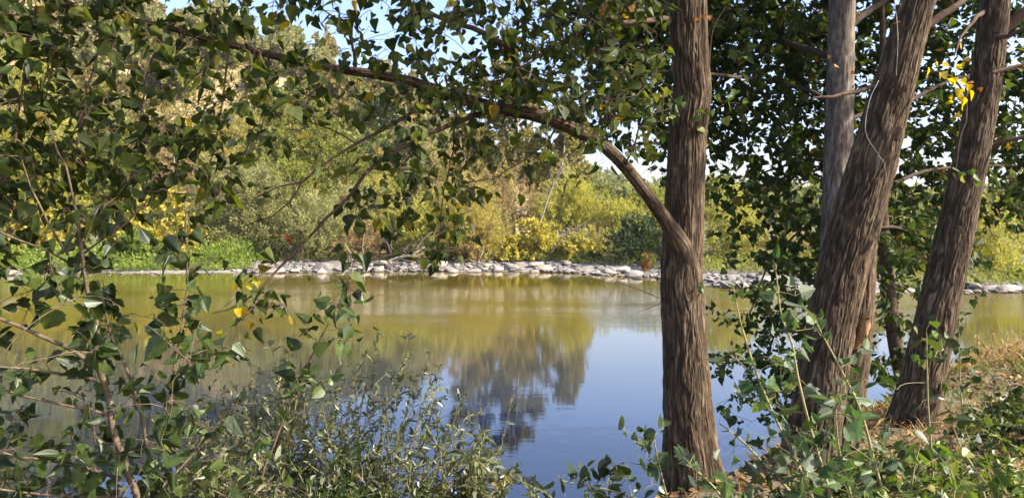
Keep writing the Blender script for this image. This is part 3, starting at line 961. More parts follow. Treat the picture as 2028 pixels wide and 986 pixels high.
def put_stone(px, dd, s, label, cat='stone', group=None, dz=0., sc=(1, 1, 1), rz=None):
    Yg = 38.0
    for _ in range(4):
        X = (px - CX) / F * Yg
        Yg = float(np.interp(X, SHX, SHY)) + dd
    X = (px - CX) / F * Yg
    o = bpy.data.objects.new('river_stone', stones[rng.integers(8)])
    COL.objects.link(o)
    o.location = (X, Yg, float(far_z(X, Yg)) + .14 * s + dz)
    o.scale = (s * sc[0], s * sc[1], s * sc[2])
    o.rotation_euler = (rng.normal(0, .15), rng.normal(0, .15), rng.uniform(0, 6.28) if rz is None else rz)
    return tag(o, label, cat, group)


# the ones that stand out
put_stone(18, -.6, 1.15, 'large pale flat stone in the water at the left edge of the picture', rz=0)
put_stone(36, -1.4, .75, 'low pale stone just in front of the large flat one at the left edge', rz=0)
put_stone(25, .6, .8, 'pale stone on the green bank edge behind the large flat one at left', rz=.2)
put_stone(118, -.9, .7, 'flat pale stone alone in the water below the left sapling', rz=0)
put_stone(637, .5, 1.05, 'large rounded boulder with a pale top left of the main stone bar', sc=(1, 1, 1.3), rz=0)
put_stone(638, -.9, .95, 'grey boulder standing in the water in front of the large rounded boulder', sc=(1, 1, 1.2), rz=0)
put_stone(585, -1.2, .65, 'grey rounded stone in the water left of the paired boulders', rz=0)
put_stone(567, -3.2, .38, 'tiny stone alone in the water left of the boulders', rz=0)
put_stone(813, -3.4, .72, 'dark low stone alone in the water below the olive willow bush', sc=(1, 1, .6), rz=0)
put_stone(1083, -2.6, .80, 'pale stone with a peaked top alone in the water below the knotweed', sc=(1.2, 1, 1.1), rz=0)
put_stone(1008, -1.6, .85, 'reddish flat stone at the water edge left of the peaked one', sc=(1.2, 1, .8), rz=0)
put_stone(1032, -2.2, .6, 'small flat reddish stone between the two others in the water', sc=(1.2, 1, .7), rz=0)
put_stone(1130, -1.6, .5, 'small low stone in the water right of the peaked one', rz=0)
put_stone(1145, -1.7, .5, 'second small low stone in the water right of the peaked one', rz=0)
put_stone(1300, -2.4, .55, 'pale stone in the water touching the left edge of the central trunk', rz=0)
put_stone(1225, 1.2, .95, 'wide grey boulder at the foot of the dark bush', sc=(1.2, 1, .9), rz=0)
put_stone(1995, .2, .95, 'long pale flat stone at the right bank under the green mound', sc=(1.5, 1, .6), rz=0)
put_stone(1962, .5, .7, 'pale stone left of the long flat one on the right bank', rz=0)
G = 'stones of the bar along the far shore'
for q in range(262):
    band = rng.random()
    if band < .10:
        px, dd = rng.uniform(60, 520), rng.normal(-.1, .45)
    elif band < .22:
        px, dd = rng.uniform(520, 740), rng.normal(.2, .8)
    elif band < .86:
        px, dd = rng.uniform(730, 1310), rng.triangular(-2.2, .3, 3.2)
    elif band < .95:
        px, dd = rng.uniform(1390, 1560), rng.triangular(-1.2, .8, 4)
    else:
        px, dd = rng.uniform(1880, 2050), rng.normal(.2, .4)
    s = float(np.clip(rng.lognormal(-1.02, .48), .17, 1.0))
    put_stone(px, dd, s, 'weathered pale grey stone lying among many on the shore across the river', 'stone', G)
mb = MB()
import bmesh as _b
bm = _b.new(); _b.ops.create_icosphere(bm, subdivisions=2, radius=.5)
SV = np.array([v.co[:] for v in bm.verts]); SF = np.array([[v.index for v in f.verts] for f in bm.faces]); bm.free()
for q in range(1300):
    px = rng.uniform(480, 1330) if q < 950 else (rng.uniform(1380, 1640) if q < 1180 else rng.uniform(1870, 2060))
    if vnoise(np.array([[px / 26.0, .5, .5]]), 9)[0] < .40: continue
    dd = rng.triangular(-.5, 1.0, 4.0) if px < 1700 else rng.triangular(-.4, .4, 2)
    Yg = 38.0
    for _ in range(3):
        Yg = float(np.interp((px - CX) / F * Yg, SHX, SHY)) + dd
    X = (px - CX) / F * Yg
    s = rng.uniform(.10, .30)
    a = rng.uniform(0, 6.28)
    R = np.array([[math.cos(a), -math.sin(a), 0], [math.sin(a), math.cos(a), 0], [0, 0, 1]])
    mb.add((SV * (1 + .5 * (vnoise(SV * 3 + q, 1) - .5))[:, None] * [1.2, .9, .6] * s) @ R.T + [X, Yg, float(far_z(X, Yg)) + .05], SF)
single('pebbles', mb, M['stone'], kind='stuff', label='small stones filling the bar along the far shore')

# ------------------------------------------------------------------ near trees
def trunk_pts(rows, Y):
    """(row, centre px, width px) down the trunk -> points and radii from base to top"""
    pts = [P(c, r, Y if not callable(Y) else Y(r)) for r, c, w in rows][::-1]
    rad = [w / 2 / F * (Y if not callable(Y) else Y(r)) for r, c, w in rows][::-1]
    return pts, rad


def limbs(mb, segs, step=.06, sides=8, pname='branch', pmat='twig', thin=1.0):
    """traced limbs: [(px,py,Y,r_px)...] -> tubes; returns the sample points"""
    out = []
    parent = mb if not isinstance(mb, MB) else None
    for s in segs:
        if parent is not None: mb = MB()
        q = np.array([list(P(a, b, c)) + [.88 * thin * d / F * c] for a, b, c, d in s])
        pr = catmull(q, step)
        pr[1:-1, :3] += RNG.normal(0, .004, (len(pr) - 2, 3))
        tube(mb, pr[:, :3], np.maximum(pr[:, 3], .0018), sides)
        if parent is not None: part(pname, mb, M[pmat], parent)
        out.append(pr[:, :3])
    return out


def crown_cloud(rng, base, centre, rad, n_br, leaves, stems, shape, size, per, ncl, r0=.05):
    """out-of-frame top of a tree: limbs and leafy twigs"""
    centre, rad = np.array(centre, float), np.array(rad, float)
    sk = []
    for k in range(n_br):
        e = centre + unit(rng.normal(0, 1, 3)) * rad * rng.uniform(.5, .9)
        p = catmull([base, (base + e) / 2 + rng.normal(0, .25, 3) + [0, 0, .3], e], .2)
        tube(stems, p, np.linspace(r0, .01, len(p)), 6)
        sk.append(p[len(p) // 3:])
    cl = centre + unit(rng.normal(0, 1, (ncl, 3))) * (rng.random((ncl, 1)) ** .45) * rad
    grow(sk, cl, rng, stems, leaves, shape, per, size, r0=.004, droop=.1, sides=3, tlen=.5)


# T1: upright poplar with the long limb
T1Y = 4.5
t1 = thing('poplar_tree', 'upright poplar with deeply furrowed trunk and one long limb arching left over the river', 'tree', (float(P(1372, 960, T1Y)[0]), T1Y, 1.3))
pts, rad = trunk_pts([(-1300, 1380, 45), (-400, 1368, 70), (-150, 1362, 78), (0, 1362, 80), (90, 1365, 80), (190, 1370, 84), (260, 1362, 84), (360, 1357, 86), (470, 1352, 92), (560, 1349, 92), (700, 1357, 98), (850, 1365, 106), (960, 1373, 112), (1060, 1378, 122)], T1Y)
mb = MB(); bark_tube(mb, pts, np.array(rad) * .90, 340, .009, .0145, 1, flare=.10, lumps=.05); part('trunk', mb, M['bark'], t1, attr='ridge')
# raised bark strip and knot on the right side of the trunk
mb = MB()
bark_tube(mb, [P(1398, 205, T1Y - .02), P(1396, 150, T1Y - .05), P(1392, 80, T1Y - .06), P(1390, 0, T1Y - .05), P(1388, -80, T1Y - .02)], [.012, .030, .032, .030, .01], 40, .015, .008, 7, fs=.6)
part('bark_ridge', mb, M['bark'], t1, attr='ridge')
LIMB = [(1386, 660, 4.57, 16), (1374, 575, 4.468, 25), (1363, 528, 4.438, 27), (1350, 488, 4.408, 25), (1328, 452, 4.345, 20.5), (1299, 410, 4.28, 17), (1250, 345, 4.2, 16), (1200, 293, 4.2, 15.8), (1140, 258, 4.15, 16), (1060, 228, 4.1, 17), (980, 213, 4.1, 15.5), (900, 190, 4.0, 14), (820, 163, 3.95, 12.5), (740, 147, 3.9, 12), (640, 133, 3.8, 10.5), (560, 115, 3.7, 9.5), (480, 95, 3.65, 9), (400, 75, 3.6, 8), (320, 52, 3.5, 7.5), (220, 33, 3.4, 7), (120, 8, 3.3, 6.5), (20, -25, 3.2, 5.5), (-150, -90, 3.1, 4), (-400, -140, 3.0, 2)]
mb = MB()
pr = bark_tube(mb, [P(a, b, c) for a, b, c, d in LIMB], [.80 * d / F * c for a, b, c, d in LIMB], 64, .012, .005, 3, lumps=.06, fs=1.6)
part('limb', mb, M['bark'], t1, attr='ridge')
sk1 = [pr[40:, :3]]
sk1 += limbs(t1, [
    [(1000, 215, 4.1, 6), (940, 228, 4.1, 6), (900, 245, 4.05, 5.6), (841, 269, 4.0, 5), (772, 307, 3.95, 4.6), (727, 341, 3.9, 4.2), (693, 386, 3.85, 3.8), (648, 434, 3.8, 3.4), (614, 469, 3.8, 3.2), (572, 511, 3.75, 3), (543, 538, 3.7, 2.6), (516, 573, 3.7, 2.2), (480, 600, 3.7, 1.8), (420, 620, 3.7, 1.2)],
    [(890, 188, 4.0, 5), (841, 207, 3.95, 4.5), (800, 232, 3.9, 4.2), (745, 265, 3.85, 4), (703, 286, 3.8, 3.4), (648, 320, 3.75, 2.8), (600, 358, 3.7, 2.4), (550, 372, 3.65, 1.8), (503, 393, 3.6, 1.2)],
    [(600, 358, 3.7, 2), (575, 400, 3.7, 1.8), (540, 428, 3.7, 1.6), (480, 448, 3.7, 1.2), (430, 455, 3.7, 1)],
    [(1040, 205, 4.1, 8), (1035, 165, 4.1, 7.5), (1022, 125, 4.05, 7), (1000, 92, 4.0, 7), (965, 68, 3.95, 6.5), (905, 48, 3.9, 5.5), (838, 20, 3.8, 4.5), (770, -20, 3.7, 3.5), (700, -70, 3.6, 2)],
    [(955, 180, 4.05, 3.5), (1010, 150, 4.1, 3.4), (1055, 120, 4.15, 3), (1100, 92, 4.2, 2.5), (1160, 60, 4.2, 2)],
    [(1325, 38, 4.45, 7), (1250, 42, 4.3, 5.5), (1185, 55, 4.2, 4), (1120, 40, 4.1, 3), (1060, 10, 4.0, 2)],
    [(1098, 258, 4.15, 2.5), (1075, 290, 4.1, 2), (1030, 322, 4.1, 1.8), (980, 350, 4.05, 1.6), (930, 361, 4.0, 1.4), (893, 355, 4.0, 1)],
    [(905, 205, 4.05, 2.5), (900, 260, 4.05, 2), (897, 300, 4.05, 1.8), (880, 372, 4.05, 1.4), (871, 465, 4.0, 1.1), (870, 512, 4.0, .9)],
    [(705, 140, 3.9, 4), (700, 105, 3.85, 3.4), (690, 60, 3.8, 2.6), (640, 20, 3.7, 2)],
    [(533, 108, 3.7, 3), (530, 145, 3.7, 2.6), (527, 223, 3.7, 1.8), (500, 300, 3.7, 1.2)],
    [(450, 88, 3.65, 3), (446, 172, 3.6, 2.2), (421, 299, 3.6, 1.5), (410, 360, 3.6, 1.1)],
    [(330, 55, 3.5, 3), (290, 150, 3.45, 2.4), (280, 260, 3.45, 2), (255, 370, 3.4, 1.4)],
    [(190, 25, 3.4, 3.4), (197, 85, 3.4, 3), (170, 200, 3.35, 2.6), (150, 320, 3.3, 2), (120, 400, 3.3, 1.4)],
    [(60, -12, 3.2, 3.5), (55, 90, 3.2, 3), (40, 220, 3.2, 2.4), (20, 350, 3.2, 1.8)],
    [(141, 14, 3.3, 3), (130, 60, 3.3, 2.6), (100, 120, 3.3, 2), (80, 200, 3.3, 1.4)],
    [(680, 138, 3.85, 2.4), (590, 205, 3.75, 2), (540, 235, 3.7, 1.6), (640, 260, 3.75, 1.5), (700, 282, 3.8, 1.2)][:3],
    [(520, 215, 3.7, 1.6), (600, 235, 3.75, 1.8), (655, 255, 3.8, 1.8), (705, 285, 3.82, 2)],
    [(1240, 340, 4.2, 2.4), (1255, 290, 4.1, 2), (1280, 235, 4.05, 1.7), (1330, 215, 4.05, 1.3)],
    [(1110, 248, 4.15, 2.6), (1130, 225, 4.05, 2.2), (1180, 205, 4.0, 1.8), (1260, 190, 4.0, 1.4)],
])
LM = [  # coverage of the poplar's own leaves, columns 78 px from x=0, rows 76 px from y=0
    "6 6 5 3 4 5 4 4 4 3 5 5 5 5 5 5 4",
    "6 6 5 4 4 4 5 5 4 4 5 5 6 6 5 5 4",
    "6 7 6 4 5 5 5 5 5 4 5 6 6 6 6 6 4",
    "7 7 6 5 6 4 3 1 1 1 4 4 5 3 1 4 3",
    "7 6 6 6 5 4 1 0 1 3 5 5 1 1 1 1 0",
    "5 5 4 3 3 2 0 1 1 4 4 4 0 0 0 0 0",
    "0 0 0 0 0 0 2 1 1 0 1 4 0 0 0 0 0",
    "0 0 0 0 0 0 3 1 0 0 0 0 0 0 0 0 0",
    "0 0 0 0 0 0 2 1 0 0 0 0 0 0 0 0 0"]
dep1 = lambda x, y, r: 3.15 + x / 1360 * 1.05 + r.normal(0, .22)
r1 = np.random.default_rng(5)
lp1 = lambda c: (.057 if c < 9 else .051) / (3.2 + c * CW / 1360 * 1.05) * F
C1 = map_clusters(LM, 0, 0, lp1, 3.2, dep1, r1)
up = ["4 4 4 4 3 3 3 3 3 3 3 3 4 4 4 4 4", "5 5 5 5 4 4 4 4 4 4 4 4 4 5 5 5 5", "6 6 6 6 5 5 4 4 4 4 4 4 5 5 5 5 5"]
C1 = np.vstack([C1, map_clusters(up, -3, 0, lp1, 3.2, dep1, r1), map_clusters(["5 5 5 5 5 5"] * 9, -2, -6, lp1, 3.2, dep1, r1)])
lf, tw = MB(), MB()
far_ = C1[:, 0] / C1[:, 1] * F + CX > 690
grow(sk1, C1[~far_], r1, tw, lf, POPLAR, 3.4, .054, r0=.0024, droop=.10, sprays=tw, tlen=.22)
grow(sk1, C1[far_], r1, tw, lf, POPLAR, 3.4, .050, r0=.0022, droop=.06, sprays=tw, tlen=.20)
part('twigs', tw, M['twig'], t1); part('foliage', lf, M['poplar_leaf'], t1, smooth=False)
# top of the tree above the frame
lf, tw = MB(), MB()
crown_cloud(r1, P(1378, -900, T1Y), (1.0, 3.4, 7.6), (3.3, 2.7, 2.0), 14, lf, tw, POPLAR, .13, 9, 340)
part('upper_branches', tw, M['twig'], t1); part('crown', lf, M['poplar_leaf'], t1, smooth=False)
# orange and yellow leaves
def leaf_bunch(parent, name, pts, Y, n, size, mat, seed, spread=.05, shape=POPLAR):
    rng = np.random.default_rng(seed)
    lf = MB()
    for (px, py) in pts:
        p = P(px, py, Y) + rng.normal(0, spread, (n, 3))
        ax, nr = leaf_dirs(n, rng, .7, .6, .1)
        add_leaves(lf, shape, p, ax, nr, size * rng.uniform(.6, 1.2, n), rng.uniform(0, 2, n))
    part(name, lf, mat, parent, smooth=False)
leaf_bunch(t1, 'withered_leaves', [(690, 355), (655, 378), (1192, 15), (1232, 2), (560, 455), (1385, 40)], 3.85, 3, .042, M['dead_leaf'], 8, .03)
leaf_bunch(t1, 'yellow_leaves', [(472, 690), (490, 590), (560, 60), (500, 570)], 3.7, 4, .065, M['yellow_leaf'], 9, .05)
mb = MB(); tube(mb, catmull([P(1318, 470, 4.4), P(1290, 468, 4.38), P(1279, 485, 4.38), P(1276, 505, 4.38)], .02), .0016, 4)
sh = part('shoot', mb, M['green_stem'], t1)
lf = MB()
rr = np.random.default_rng(3)
for py, n in ((500, 2), (512, 5), (522, 9), (528, 7)):
    p = P(1278, py, 4.38) + rr.normal(0, .012, (n, 3)); ax, nr = leaf_dirs(n, rr, .9, .4, 0)
    add_leaves(lf, POPLAR, p, ax, nr, .034 * rr.uniform(.7, 1.2, n), rr.uniform(0, 2, n))
part('dead_leaves', lf, M['dead_leaf'], sh, smooth=False)
leaf_bunch(sh, 'leaves', [(1298, 474), (1288, 480), (1385, 560), (1380, 580)], 4.36, 3, .04, M['weed_leaf'], 14, .015)
leaf_bunch(t1, 'shoot_leaves', [(1340, 105), (1345, 185), (1415, 200), (1440, 205), (1460, 200), (1350, 215), (1395, 230)], 4.33, 3, .06, M['weed_leaf'], 15, .035)
for a in ([(1385, 130), (1400, 180), (1430, 200), (1465, 205)], [(1404, 140), (1412, 60), (1440, 10)], [(1306, 590), (1270, 575), (1230, 560), (1210, 545)], [(1308, 600), (1280, 612), (1262, 618)], [(1306, 560), (1292, 540), (1270, 525)]):
    mb = MB(); tube(mb, catmull([P(x, y, 4.38) for x, y in a], .03), np.linspace(.003, .0012, len(catmull([P(x, y, 4.38) for x, y in a], .03))), 4); part('bare_twig', mb, M['twig'], t1)

# T2: leaning poplar
T2Y = 4.75
t2 = thing('poplar_tree', 'thick brown poplar leaning right, with a broken stub low on its side', 'tree', (float(P(1600, 960, T2Y)[0]), T2Y, 1.35))
pts, rad = trunk_pts([(-1500, 2180, 44), (-900, 2030, 60), (-400, 1915, 74), (-150, 1858, 82), (0, 1818, 84), (100, 1790, 92), (200, 1762, 104), (300, 1735, 114), (400, 1706, 122), (500, 1678, 124), (600, 1655, 118), (680, 1640, 118), (760, 1627, 122), (850, 1612, 128), (960, 1596, 140), (1080, 1590, 150)], T2Y)
mb = MB(); bark_tube(mb, pts, np.array(rad) * .78, 360, .009, .0155, 11, flare=.07, lumps=.04); part('trunk', mb, M['bark'], t2, attr='ridge')
mb = MB(); bark_tube(mb, [P(1640, 1010, 4.9), P(1668, 860, 4.92), P(1690, 740, 4.95), P(1703, 640, 5.0), P(1712, 540, 5.05), P(1722, 440, 5.1)], [.13, .115, .10, .09, .075, .05], 72, .02, .02, 17, lumps=.1)
part('second_stem', mb, M['bark'], t2, attr='ridge')
mb = MB(); bark_tube(mb, [P(1690, 680, 4.85), P(1708, 655, 4.72), P(1716, 630, 4.66)], [.045, .042, .026], 26, .008, .02, 23, lumps=.2, fs=.5); part('broken_stub', mb, M['raw_wood'], t2, attr='ridge')
sk2 = limbs(t2, [
    [(1785, 90, 4.8, 11), (1850, 40, 4.8, 9), (1900, 8, 4.8, 7), (1960, -40, 4.9, 6), (2060, -130, 5, 5)],
    [(1770, 160, 4.8, 7), (1710, 178, 4.7, 5), (1650, 190, 4.6, 4), (1610, 195, 4.6, 2)],
    [(1830, 145, 4.8, 4), (1870, 147, 4.6, 3.2), (1900, 170, 4.5, 2.4), (1915, 215, 4.5, 1.8), (1903, 270, 4.5, 1.4), (1893, 335, 4.5, 1)],
    [(1850, -80, 4.8, 9), (1780, -160, 4.7, 7), (1680, -230, 4.6, 5)],
])
leaf_bunch(t2, 'yellow_leaves', [(1865, 140), (1882, 125), (1878, 165), (1900, 158), (1890, 180), (1905, 200)], 4.5, 4, .055, M['yellow_leaf'], 18, .035)
leaf_bunch(t2, 'sunlit_leaves', [(1893, 335), (1910, 340), (1930, 345), (1940, 352), (1912, 185), (1720, 75), (1700, 78)], 4.5, 2, .05, M['weed_leaf'], 19, .02)
leaf_bunch(t2, 'withered_leaves', [(1652, 122), (1790, 12), (1700, 150), (1940, 160)], 4.55, 2, .04, M['dead_leaf'], 20, .03)
for lab, a in (('short pale dead vine hanging at the top of the leaning poplar trunk', [(1770, -10), (1778, 70), (1775, 150)]),
               ('long pale dead vine curving down the front of the leaning poplar trunk', [(1740, 160), (1722, 200), (1714, 260), (1735, 300), (1752, 325), (1755, 350)])):
    q = catmull([P(x, y, 4.52) for x, y in a], .03)
    mb = MB(); tube(mb, q, np.linspace(.0032, .0012, len(q)) * (1 + .3 * np.sin(np.arange(len(q)) * 1.7)), 5)
    single('dead_vine', mb, M['pale_stem'], loc=q[0], label=lab, cat='vine')
lf, tw = MB(), MB(); r2 = np.random.default_rng(31)
crown_cloud(r2, P(2000, -800, T2Y), (4.7, 3.7, 8.3), (2.8, 3.0, 2.0), 14, lf, tw, POPLAR, .13, 9, 250)
part('upper_branches', tw, M['twig'], t2); part('crown', lf, M['shade_leaf'], t2, smooth=False)

# T3: right-hand poplar
T3Y = 5.7
t3 = thing('poplar_tree', 'slightly leaning poplar at the right with bare furrowed trunk beside the dry grass', 'tree', (float(P(1800, 880, T3Y)[0]), T3Y, 1.3))
pts, rad = trunk_pts([(-1500, 2210, 40), (-800, 2090, 56), (-300, 2020, 66), (0, 1972, 72), (100, 1960, 76), (200, 1945, 80), (300, 1926, 84), (400, 1904, 88), (500, 1882, 94), (600, 1860, 98), (700, 1838, 102), (800, 1815, 108), (870, 1800, 116), (950, 1788, 126)], T3Y)
mb = MB(); bark_tube(mb, pts, np.array(rad) * .74, 320, .010, .014, 41, flare=.07, lumps=.04); part('trunk', mb, M['bark'], t3, attr='ridge')
limbs(t3, [
    [(1985, 60, 5.7, 13), (2030, 25, 5.65, 11), (2100, -30, 5.6, 8), (2200, -100, 5.6, 5)],
    [(1975, 75, 5.6, 6), (1995, 70, 5.5, 5), (2040, 55, 5.4, 3)],
    [(1950, 295, 5.7, 6), (1990, 280, 5.6, 5), (2050, 268, 5.5, 4)],
    [(1965, 145, 5.6, 5), (2000, 135, 5.6, 4), (2050, 125, 5.6, 3)],
    [(1952, 20, 5.7, 6), (1925, 45, 5.5, 4), (1905, 70, 5.4, 3), (1890, 110, 5.3, 2)]])
lf, tw = MB(), MB(); r3 = np.random.default_rng(32)
crown_cloud(r3, P(2080, -750, T3Y), (6.3, 6.2, 8.6), (2.7, 2.8, 2.6), 14, lf, tw, POPLAR, .12, 9, 300)
part('upper_branches', tw, M['twig'], t3); part('crown', lf, M['shade_leaf'], t3, smooth=False)
leaf_bunch(t3, 'shoot_leaves', [(1835, 660), (1850, 672), (1842, 690), (1828, 700), (1860, 690)], 5.4, 3, .08, M['weed_leaf'], 25, .04)

# T4: slender grey tree at the water edge carrying the dark canopy
T4Y = 7.2
b4 = P(1655, 760, T4Y)
t4 = thing('slender_tree', 'slender grey-barked tree between the upright and leaning poplars carrying the dark leafy canopy', 'tree', b4)
pts, rad = trunk_pts([(-1300, 1690, 22), (-700, 1680, 36), (-300, 1672, 46), (0, 1668, 50), (200, 1663, 54), (350, 1659, 56), (470, 1656, 60), (600, 1655, 62), (780, 1655, 70), (850, 1655, 76)], T4Y)
mb = MB(); bark_tube(mb, pts, rad, 72, .03, .012, 51, flare=.03, lumps=.05); part('trunk', mb, M['grey_bark'], t4, attr='ridge')
sk4 = limbs(t4, [
    [(1655, 115, 7.25, 8), (1600, 98, 7.5, 7), (1540, 80, 7.7, 6), (1470, 60, 7.8, 5), (1380, 30, 7.3, 5), (1280, 20, 7.4, 3), (1200, 60, 7.4, 2)],
    [(1660, 215, 7.25, 6), (1600, 180, 7.5, 5), (1520, 160, 7.7, 4), (1430, 150, 7, 4), (1330, 140, 7, 3), (1220, 160, 7, 2)],
    [(1660, 330, 7.25, 4), (1610, 315, 7.5, 3), (1550, 330, 7.8, 2.5), (1480, 360, 7.9, 2), (1430, 420, 7.8, 1.4)],
    [(1658, 420, 7.25, 4), (1610, 440, 7.5, 3), (1560, 480, 7.7, 2.5), (1510, 550, 7.8, 2), (1480, 640, 7.8, 1.4)],
    [(1656, 540, 7.25, 4), (1600, 565, 7.5, 3), (1550, 620, 7.7, 2.5), (1520, 700, 7.8, 1.4)],
    [(1670, 60, 7.2, 9), (1740, 10, 7.3, 7), (1820, -40, 7.5, 5), (1930, -80, 7.6, 3)],
    [(1662, 250, 7.2, 7), (1730, 215, 7.4, 6), (1800, 200, 7.6, 5), (1880, 160, 7.8, 4), (1980, 140, 8, 3), (2080, 140, 8, 2)],
    [(1662, 380, 7.2, 6), (1750, 370, 7.4, 5), (1830, 340, 7.6, 4), (1930, 330, 7.8, 3), (2050, 330, 8, 2)],
    [(1660, 480, 7.2, 5), (1740, 450, 7.3, 4), (1800, 460, 7.4, 3), (1850, 500, 7.4, 2)],
    [(1668, -100, 7.2, 9), (1560, -190, 7.2, 7), (1420, -260, 7.2, 5)],
], pmat='dark_twig')
CM = [  # dark canopy, first column x = 13*78
    "2 6 9 9 9 9 9 9 7 6 7 7 7 7 7",
    "2 6 9 9 9 9 8 9 8 7 7 6 7 7 7",
    "1 5 8 9 9 8 7 8 8 7 7 7 7 7 7",
    "0 1 4 6 8 8 7 8 8 7 7 7 7 7 7",
    "0 0 0 2 5 3 7 7 7 7 7 6 6 6 6",
    "0 0 0 0 0 2 7 8 7 7 6 5 4 4 4",
    "0 0 0 0 0 1 5 7 6 6 4 1 0 1 1",
    "0 0 0 0 0 1 5 6 6 3 1 0 0 0 0",
    "0 0 0 0 0 2 6 7 5 2 1 0 0 0 0",
    "0 0 0 0 0 3 6 6 5 2 1 0 0 0 0",
    "0 0 0 0 0 2 4 3 2 1 0 0 0 0 0"]
dep4 = lambda x, y, r: 7.55 + .0006 * max(0, x - 1500) + abs(r.normal(0, .7)) - (.4 if r.random() < .12 else 0)
r4 = np.random.default_rng(61)
lp4 = lambda c: .062 / 7.7 * F
C4 = np.vstack([map_clusters(CM, 0, 13, lp4, 6, dep4, r4), map_clusters(["0 0 6 8 8 8 8 8 8 8 8 8 7 7 7"] * 4, -4, 13, lp4, 6, dep4, r4)])
lf, tw = MB(), MB()
grow(sk4, C4, r4, tw, lf, POPLAR, 6, .074, r0=.0035, droop=.05, tlen=.38, sides=3, down=.5)
part('twigs', tw, M['twig'], t4); part('foliage', lf, M['shade_leaf'], t4, smooth=False)

# T5: thin curved tree by the water
T5Y = 7.4
q = catmull([P(1795, 790, T5Y), P(1788, 750, T5Y), P(1775, 690, T5Y), P(1765, 620, T5Y), P(1757, 540, T5Y), P(1748, 440, T5Y), P(1742, 330, T5Y), P(1750, 200, T5Y), P(1745, -50, T5Y)], .04)
t5 = thing('thin_tree', 'thin curved stem at the water edge between the leaning poplar and the right poplar', 'tree', q[0])
mb = MB(); tube(mb, q, np.interp(np.arange(len(q)), [0, len(q) * .4, len(q)], [.075, .058, .02]), 14); part('trunk', mb, M['limb_bark'], t5)
r5 = np.random.default_rng(71); lf, tw = MB(), MB()
sk5 = limbs(t5, [[(1775, 690, 7.4, 2.5), (1800, 690, 7.3, 2), (1850, 660, 7.2, 1.5)], [(1765, 620, 7.4, 2.5), (1735, 640, 7.3, 2), (1710, 680, 7.2, 1)], [(1757, 560, 7.4, 2.5), (1790, 570, 7.3, 2), (1820, 590, 7.2, 1)], [(1780, 710, 7.4, 2), (1740, 720, 7.2, 1.6), (1705, 740, 7.1, 1)]], sides=4)
C5 = map_clusters(["3 5 3", "2 3 2", "1 2 1", "2 2 1", "1 2 0"], 5.8, 22, lp4, 5, lambda x, y, r: 7.2 + r.normal(0, .25), r5)
grow(sk5, C5, r5, tw, lf, POPLAR, 5, .07, r0=.003, tlen=.3, sides=3)
part('twigs', tw, M['twig'], t5); part('foliage', lf, M['shade_leaf'], t5, smooth=False)

# ------------------------------------------------------------------ left sapling clump
SY = 2.9
ts = thing('poplar_sapling', 'many-stemmed poplar sapling with large dark leaves at the left in front of the river', 'sapling', P(285, 1060, SY))
sks = limbs(ts, [
    [(290, 1060, 2.9, 12), (269, 973, 2.9, 11), (243, 907, 2.9, 10.5), (223, 836, 2.9, 10), (203, 760, 2.9, 9.5), (190, 714, 2.9, 8.5), (195, 653, 2.9, 7), (175, 580, 2.9, 6), (162, 530, 2.88, 5.5), (158, 480, 2.85, 5), (150, 420, 2.85, 4), (130, 330, 2.85, 3), (90, 230, 2.85, 2)],
    [(135, 505, 2.88, 4), (120, 480, 2.86, 4), (95, 440, 2.85, 3.6), (75, 405, 2.85, 3.2), (58, 370, 2.85, 2.6), (40, 310, 2.8, 2)],
    [(165, 535, 2.9, 4), (90, 500, 2.85, 3.6), (40, 478, 2.8, 3.4), (-30, 450, 2.8, 2.5)],
    [(195, 730, 2.9, 7), (140, 690, 2.85, 6.5), (75, 660, 2.8, 6), (0, 630, 2.75, 5), (-80, 605, 2.7, 4)],
    [(190, 752, 2.9, 5), (100, 738, 2.8, 4.4), (0, 728, 2.75, 3.6), (-80, 720, 2.7, 3)],
    [(215, 822, 2.9, 5), (100, 796, 2.8, 4), (0, 772, 2.75, 3.4), (-60, 765, 2.7, 3)],
    [(240, 948, 2.9, 5), (120, 915, 2.8, 4), (0, 897, 2.7, 3), (-60, 890, 2.7, 3)],
    [(250, 985, 2.9, 4), (120, 982, 2.8, 3.5), (0, 968, 2.7, 3)],
    [(295, 1010, 2.95, 6), (292, 930, 2.95, 5.5), (286, 860, 2.95, 5), (255, 750, 2.95, 4.4), (222, 665, 2.95, 3.8), (205, 600, 2.95, 3)],
    [(300, 990, 3.0, 5), (360, 920, 3.05, 4.4), (420, 855, 3.1, 3.6), (460, 800, 3.1, 2.4)],
    [(315, 880, 3.1, 4), (335, 790, 3.1, 3.6), (352, 700, 3.1, 3.2), (366, 600, 3.1, 2.8), (369, 500, 3.1, 2.4), (365, 400, 3.1, 2)],
    [(155, 510, 2.9, 3.6), (200, 480, 2.9, 3.2), (250, 440, 2.9, 2.6), (290, 400, 2.9, 2)],
    [(430, 1000, 3.2, 4), (380, 940, 3.2, 4), (350, 900, 3.2, 4), (300, 830, 3.15, 3)],
    [(500, 1000, 3.6, 4), (540, 880, 3.6, 3.6), (590, 760, 3.6, 3), (650, 640, 3.6, 2.4), (690, 560, 3.6, 1.8), (700, 520, 3.6, 1.2)],
], pname='stem', pmat='sap_bark', thin=.74)
SM = ["0 0 0 0 0 0 0 0 0 0", "2 1 1 1 1 0 0 0 0 0",
      "2 4 3 1 3 1 0 0 1 1", "1 3 4 1 4 1 0 0 5 1", "1 1 5 2 4 2 0 2 4 0", "2 2 5 2 4 2 0 3 2 0",
      "2 2 4 3 4 2 1 2 0 0", "3 4 4 3 5 3 2 0 0 0", "3 4 4 4 5 4 2 0 0 0", "4 4 5 5 5 4 3 1 0 0"]
rs = np.random.default_rng(81)
deps = lambda x, y, r: 2.9 + (.0011 * max(0, x - 250)) + r.normal(0, .16)
